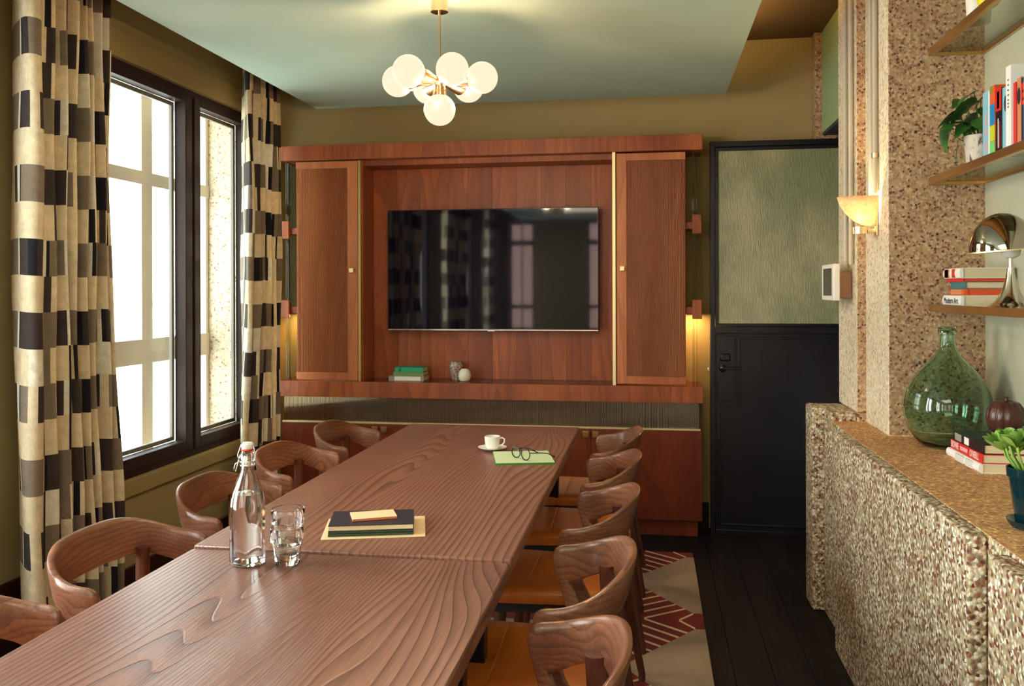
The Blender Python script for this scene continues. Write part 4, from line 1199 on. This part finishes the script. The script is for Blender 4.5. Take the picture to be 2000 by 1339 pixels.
# lower shelf: lying books
g = 'stack of books on the lower shelf'
book('book', 'thick white book with black title, lowest of the stack beside the lamp', (1.050, 3.165, SZ3), 0.185, 0.165, 0.039, M_bwhite, M_pages, group=g, text='Modern Art', tsize=0.030, tmat=M_inkdark, rounded=True)
book('book', 'orange covered book with a tan spine in the stack beside the lamp', (1.062, 3.165, SZ3 + .0393), 0.145, 0.155, 0.022, M_orange, M_orange, group=g, rounded=True, bands=((0.02, .125, M_ochre),))
book('book', 'teal spined book in the middle of the stack beside the lamp', (1.058, 3.165, SZ3 + .0616), 0.145, 0.155, 0.024, M_teal, M_pages, group=g)
book('book', 'thin red book directly under the top book of the lamp stack', (1.052, 3.170, SZ3 + .0859), 0.165, 0.160, 0.011, M_bred, M_orange, group=g)
book('book', 'white book with ornamental spine on top of the stack beside the lamp', (1.048, 3.165, SZ3 + .0972), 0.170, 0.165, 0.036, M_bwhite, M_pages, group=g, rounded=True, bands=((0.05, .075, M_bred), (.105, .155, M_ochre), (.112, .148, M_teal)))
# chrome lamp
lm = thing('table_lamp', 'chrome mushroom lamp with trumpet foot on the lower shelf', 'lamp', (1.100, 2.90, SZ3))
obj('foot', MB().lathe([(0.072, 0), (0.073, 0.003), (0.060, 0.009), (0.042, 0.024), (0.026, 0.052), (0.016, 0.085), (0.011, 0.115), (0.010, 0.125)], 48), M_chrome, lm, smooth=50)
obj('stem', MB().lathe([(0.0065, 0.125), (0.0065, 0.158)], 20), M_chrome, lm, smooth=50)
obj('collar', MB().lathe([(0.010, 0.155), (0.024, 0.162), (0.030, 0.180), (0.028, 0.186), (0.001, 0.186)], 32), M_matwhite, lm, smooth=50)
T_ = Matrix.Translation((-0.022, 0.0, 0.178)) @ Matrix.Rotation(math.radians(-4), 4, 'Y')
dm = MB().lathe_open([(0.096, 0.0)] + [(0.096 * math.cos(a), 0.118 * math.sin(a)) for a in [math.radians(x) for x in (12, 25, 38, 50, 62, 74, 84)]] + [(0.001, 0.118), (0.001, 0.116)] + [(0.094 * math.cos(a), 0.116 * math.sin(a)) for a in [math.radians(x) for x in (84, 62, 38, 12)]] + [(0.094, 0.0)], 56).xform(T_)
obj('dome_shade', dm, pmat('smoked_chrome', (0.42, 0.36, 0.30, 1), 0.07, 1.0), lm, smooth=50)
obj('shade_rim', MB().lathe_open([(0.0945, -0.002), (0.0975, -0.002), (0.0975, 0.002), (0.0945, 0.002)], 56).xform(T_), M_brass_b, lm, smooth=40)
tag(obj('copper_bowl', MB().lathe([(0.02, 0), (0.034, 0.008), (0.045, 0.03), (0.046, 0.045), (0.038, 0.066), (0.026, 0.076), (0.001, 0.078)], 36), M_copper, None, (1.165, 2.74, SZ3), smooth=50), 'round copper object on the lower shelf just right of the lamp', 'ornament')


# upright books on the middle shelf; widths follow along -y
def upright(label, y1, y0, x, D, H, cover, bands=(), lean=0.0, group='upright books on the middle shelf'):
    r = thing('book', label, 'book', (x, (y0 + y1) / 2, SZ2), 0, group)
    t = (y1 - y0) / 2
    q = MB().box(0, 0.003, -t, t, 0, H).box(.003, D, -t, -t + .002, 0, H).box(.003, D, t - .002, t, 0, H)
    obj('cover', q, cover, r, bevel=0.0006)
    obj('pages', MB().box(.0035, D - .003, -t + .0022, t - .0022, .003, H - .004), M_pages, r)
    for z0, z1, f0_, f1_, m_ in bands:
        obj('printed_band', MB().box(-0.0006, 0.0, -t + 2 * t * f0_, -t + 2 * t * f1_, H * z0, H * z1), m_, r)
    return r


X_ = 1.046
upright('pale blue book with faded pink print, first upright book beside the plant', 2.972, 2.914, X_, .15, .212, M_blue, ((.62, .66, .35, .6, M_pink), (.5, .6, .4, .6, M_pink), (.36, .44, .35, .6, M_pink), (.1, .26, .38, .6, M_pink), (.0, .98, .02, .16, M_bwhite)))
upright('multicoloured book with orange, blue, lime and green blocks on its spine', 2.912, 2.874, X_, .15, .218, M_orange, ((.45, .74, 0, 1, M_cyan), (.22, .44, 0, 1, M_lime), (0, .21, 0, 1, M_lgreen), (.9, 1, .5, 1, M_olivep)))
upright('black book with a red and white upper spine', 2.872, 2.828, X_ + .002, .15, .200, M_bblack, ((.66, 1, 0, 1, M_bred), (.70, .96, .35, .75, M_bwhite), (.1, .55, .5, .62, M_bwhite), (.1, .5, .3, .4, M_bred)))
bk4 = upright('light blue book with a dark oval label', 2.826, 2.776, X_ + .004, .15, .196, M_blue, ((.0, .3, .0, .18, M_bwhite),))
upright('tall white book with black lettering down its spine', 2.774, 2.738, X_ - .006, .16, .246, M_bwhite, ((.5, .52, .4, .6, M_inkdark), (.54, .56, .4, .62, M_inkdark), (.58, .6, .38, .6, M_inkdark), (.64, .66, .4, .6, M_inkdark), (.70, .72, .4, .62, M_inkdark), (.76, .78, .4, .6, M_inkdark), (.82, .84, .4, .6, M_inkdark)))
upright('narrow red book between the tall white and tan books', 2.736, 2.716, X_, .15, .190, M_bred)
bk7 = upright('tan book with a dark oval label', 2.714, 2.688, X_ + .002, .15, .198, M_ochre)
upright('dark navy book with a red top band', 2.686, 2.656, X_ + .002, .15, .192, M_navy, ((.6, .92, 0, 1, M_bred), (.66, .7, .3, .7, M_bwhite), (.78, .82, .3, .7, M_bwhite)))
upright('pale green book at the right edge of the picture', 2.654, 2.622, X_ - .004, .16, .224, pmat('pale_green_jacket', s2l(180, 210, 180), .5))
for b_ in (bk4, bk7):
    obj('oval_label', MB().lathe([(.001, 0), (.012, 0), (.012, .0006), (.001, .0006)], 28).xform(Matrix.Translation((-.0004, 0, .145)) @ Matrix.Rotation(-PI / 2, 4, 'Y') @ Matrix.Diagonal((2.0, .85, 1, 1))), M_inkdark, b_)

# trailing plant
M_leaf = pmat('dark_green_leaf', s2l(40, 84, 34), 0.35)
t_ = NT(M_leaf); _n = t_.noise(t_.coords((1, 1, 1), 5), 14, 3); _r = t_.ramp(_n.outputs['Fac'], [(0.3, s2l(22, 62, 26)), (0.7, s2l(70, 120, 44))]); t_.l(_r.outputs[0], t_.b.inputs['Base Color'])
M_leaf2 = pmat('light_green_leaf', s2l(110, 160, 60), 0.4)
t_ = NT(M_leaf2); _n = t_.noise(t_.coords((1, 1, 1), 5), 12, 3); _r = t_.ramp(_n.outputs['Fac'], [(0.3, s2l(74, 124, 44)), (0.7, s2l(164, 196, 90))]); t_.l(_r.outputs[0], t_.b.inputs['Base Color'])
M_soil = pmat('soil', s2l(40, 28, 20), 0.95)


def leaf_mesh(name, L, Wd, fold, droop, mat, heart=False, thick=0.0006):
    prof = [(0, 0.02), (0.06, .55), (.2, .92), (.38, 1.0), (.58, .82), (.78, .48), (.92, .2), (1, 0.01)] if heart else [(0, .12), (.15, .3), (.35, .62), (.55, .9), (.72, 1.0), (.86, .85), (.95, .5), (1, .08)]
    m = MB()
    for t, w in prof:
        y = L * t; z = -droop * t * t * L
        if heart and t == 0: pass
        for s_ in (-1, -.5, 0, .5, 1):
            yy = y - (0.10 * L * abs(s_) * w if heart and t < .25 else 0)
            m.v.append((s_ * w * Wd / 2, yy, z + fold * abs(s_) * w * Wd / 2))
    for i in range(len(prof) - 1):
        for j in range(4):
            m.f.append((i * 5 + j, i * 5 + j + 1, (i + 1) * 5 + j + 1, (i + 1) * 5 + j)); m.m.append(0)
    return m.mesh(name, mat, 180)


pt = thing('potted_plant', 'trailing plant with dark heart-shaped leaves in a mottled white pot on the middle shelf', 'plant', (1.082, 3.10, SZ2))
M_pot = pmat('mottled_white_pot', s2l(200, 186, 168), 0.6)
t_ = NT(M_pot); _n = t_.noise(t_.coords((1, 1, .7)), 38, 4, .65, .8); _r = t_.ramp(_n.outputs['Fac'], [(0.36, s2l(90, 60, 56)), (0.44, s2l(204, 190, 172)), (0.7, s2l(220, 208, 190))]); t_.l(_r.outputs[0], t_.b.inputs['Base Color'])
obj('pot', MB().lathe_open([(0.036, 0), (0.040, 0.004), (0.048, 0.085), (0.049, 0.098), (0.046, 0.100), (0.044, 0.086), (0.001, 0.084), (0.001, 0)], 40), M_pot, pt, smooth=50)
obj('soil', MB().lathe([(0.001, 0.0845), (0.0438, 0.0865), (0.001, 0.092)], 24), M_soil, pt)
lf = leaf_mesh('leaf', 0.075, 0.056, 0.25, 0.35, M_leaf, True)
rs = random.Random(5)
stems = MB()
spec = [(-0.07, 0.0, 0.175, 185), (-0.035, 0.03, 0.20, 210), (-0.02, -0.03, 0.205, 170), (0.0, 0.04, 0.18, 140), (-0.05, 0.015, 0.16, 160), (0.015, 0.0, 0.15, 240), (-0.03, 0.0, 0.14, 215), (-0.01, 0.02, 0.245, 190), (-0.075, 0.035, 0.150, 200), (-0.045, -0.015, 0.19, 150), (-0.03, 0.05, 0.225, 230), (0.0, -0.01, 0.215, 120), (0.02, 0.02, 0.20, 60), (-0.085, 0.02, 0.115, 190), (0.03, -0.03, 0.17, -20), (0.045, 0.04, 0.16, 20), (-0.02, -0.04, 0.15, 250), (-0.055, 0.06, 0.18, 170), (0.01, 0.055, 0.17, 90), (-0.015, 0.0, 0.16, 200), (-0.06, -0.02, 0.14, 185), (0.03, 0.0, 0.235, 160)]
for (x, y, z, a) in spec:
    stems.tube([(x * .2, y * .2, 0.085), (x * .6, y * .6, z * .75), (x, y, z)], 0.0014, 5)
    l_ = obj('leaf', lf, None, pt, (x, y, z)); l_.rotation_euler = (rs.uniform(-.9, .1), rs.uniform(-.5, .5), math.radians(a - 90))
stems.tube([(-0.04, 0.03, 0.09), (-0.056, 0.034, 0.094), (-0.060, 0.036, 0.06), (-0.063, 0.036, 0.02)], 0.0014, 5)
obj('stems', stems, M_leaf, pt, smooth=60)

# top shelf
o = obj('planter', MB().lathe_open([(0.034, 0), (0.036, 0.003), (0.040, 0.085), (0.037, 0.086), (0.033, 0.01), (0.001, 0.008), (0.001, 0)], 32), M_matwhite, None, (1.090, 3.13, SZ1), smooth=50)
tag(o, 'plain off-white pot on the highest shelf', 'pot')
q = MB().sphere((0, 0, 0.032), 0.034, 24, 12, sx=1.0, sy=1.0, sz=0.92)
o = obj('yellow_ornament', q, pmat('bright_yellow', s2l(236, 214, 30), .5), None, (1.066, 2.975, SZ1), smooth=60)
tag(o, 'bright yellow rounded ornament on the highest shelf, nearer than the pot', 'ornament')

# ------------------------------------------------------------------ on the stone ledge
LZ = 0.8472
dj = thing('demijohn', 'large green glass demijohn standing on the stone ledge', 'bottle', (1.030, 3.262, LZ))
po = [(0.060, 0.0), (0.088, 0.004), (0.106, 0.022), (0.130, 0.062), (0.1425, 0.110), (0.1435, 0.148), (0.136, 0.188), (0.116, 0.232), (0.088, 0.270), (0.060, 0.300), (0.040, 0.322), (0.029, 0.345), (0.0255, 0.372), (0.0255, 0.392), (0.031, 0.395), (0.031, 0.407), (0.028, 0.409), (0.030, 0.416), (0.026, 0.420)]
pi_ = [(0.021, 0.418), (0.0215, 0.372), (0.025, 0.345), (0.036, 0.320), (0.056, 0.298), (0.0845, 0.268), (0.1125, 0.230), (0.1325, 0.187), (0.140, 0.148), (0.139, 0.110), (0.1265, 0.064), (0.102, 0.026), (0.084, 0.012), (0.001, 0.018), (0.001, 0.006)]
obj('glass_body', MB().lathe_open(po + pi_, 64), M_greenglass, dj, smooth=60)
# stacked books
g = 'book stack on the stone ledge'
book('book', 'white paperback, lowest of the stack on the stone ledge', (0.978, 2.795, LZ), 0.29, 0.205, 0.028, M_bwhite, M_pages, group=g, rounded=True, bands=((.05, .11, M_bpale), (.125, .2, M_bpale)))
b_ = book('book', 'red book with white capital letters in the ledge stack', (0.982, 2.80, LZ + .0283), 0.28, 0.20, 0.028, M_bred, M_pages, group=g)
for txt, yy in (('BOWIE', 0.237), ("O'NEILL", 0.066)):
    me = text_mesh(txt, 0.030, M_bwhite)
    o = obj('lettering', me, None, b_)
    o.matrix_local = Matrix(((0, 0, -1, -0.0008), (-0.72, 0, 0, yy), (0, 1, 0, 0.014), (0, 0, 0, 1)))
for zz in (0.010, .0145, .019):
    obj('title_line', MB().box(-0.0006, 0, .125, .19, zz - .0012, zz + .0008), M_bwhite, b_)
book('book', 'black book with a white title block, top of the ledge stack', (0.986, 2.80, LZ + .0566), 0.27, 0.195, 0.029, M_bblack, M_pages, group=g, bands=((.125, .165, M_bwhite), (.19, .25, M_bgrey)))
gd = thing('gourd_ornament', 'dark brown ribbed gourd ornament on top of the ledge books', 'ornament', (1.098, 2.93, LZ + .0858))
M_gourd = pmat('chocolate_glaze', s2l(74, 40, 32), 0.25)
obj('body', MB().lathe([(0.020, 0), (0.036, 0.008), (0.052, 0.034), (0.058, 0.062), (0.054, 0.090), (0.038, 0.112), (0.016, 0.118), (0.004, 0.108)], 96, ribs=lambda a: 0.90 + 0.10 * abs(math.cos(5.5 * a)) ** 0.6), M_gourd, gd, smooth=180)
obj('stalk', MB().lathe([(0.008, 0.105), (0.006, 0.122), (0.007, 0.130), (0.001, 0.131)], 14), M_gourd, gd, smooth=60)
# succulent
su = thing('succulent_pot', 'leafy green succulent in a dark teal glazed pot at the right edge of the ledge', 'plant', (0.868, 2.165, LZ))
M_tealglaze = pmat('dark_teal_glaze', s2l(8, 40, 46), 0.1)
obj('saucer', MB().lathe_open([(0.034, 0), (0.046, 0.004), (0.054, 0.016), (0.055, 0.022), (0.051, 0.022), (0.044, 0.010), (0.001, 0.008), (0.001, 0)], 40), M_tealglaze, su, smooth=60)
obj('pot', MB().lathe_open([(0.034, 0.0085), (0.036, 0.012), (0.050, 0.118), (0.054, 0.120), (0.055, 0.140), (0.051, 0.141), (0.048, 0.122), (0.001, 0.120), (0.001, 0.0085)], 40), M_tealglaze, su, smooth=50)
obj('soil', MB().lathe([(0.001, 0.1205), (0.0475, 0.123), (0.001, 0.128)], 24), M_soil, su)
lf = leaf_mesh('leaf', 0.048, 0.034, 0.35, -0.25, M_leaf2)
rs = random.Random(11); stems = MB()
for h_ in range(20):
    a0 = h_ * 2.4; rr = 0.015 + 0.072 * ((h_ * 0.618) % 1) ** .8
    hx, hy, hz = rr * math.cos(a0), rr * math.sin(a0), 0.218 - 0.75 * rr + 0.03 * ((h_ * .37) % 1)
    stems.tube([(hx * .4, hy * .4, .122), (hx * .9, hy * .9, hz - .02), (hx, hy, hz)], 0.003, 6)
    for k in range(7):
        a = k * 2.4 + h_
        l_ = obj('leaf', lf, None, su, (hx, hy, hz + .002 * k - .006))
        sc_ = 1.05 - .05 * k; l_.scale = (sc_, sc_, sc_); l_.rotation_euler = (0.25 + 0.13 * k, 0, a)
obj('stems', stems, M_leaf2, su, smooth=60)

# dark socket on the left wall behind the curtain edge
so = thing('wall_socket', 'dark brown double wall socket low on the wall left of the curtain', 'socket', (-2.372, 2.90, 0.27))
obj('plate', MB().box(-0.008, 0.006, -0.16, 0.16, -0.045, 0.045), M_brownbase, so, bevel=0.003)
for yy in (-0.08, 0.08):
    obj('outlet', MB().lathe([(0.001, 0), (0.022, 0), (0.024, 0.006), (0.001, 0.007)], 24).xform(Matrix.Translation((0.006, yy, 0)) @ Matrix.Rotation(PI / 2, 4, 'Y')), M_blackp, so, smooth=40)
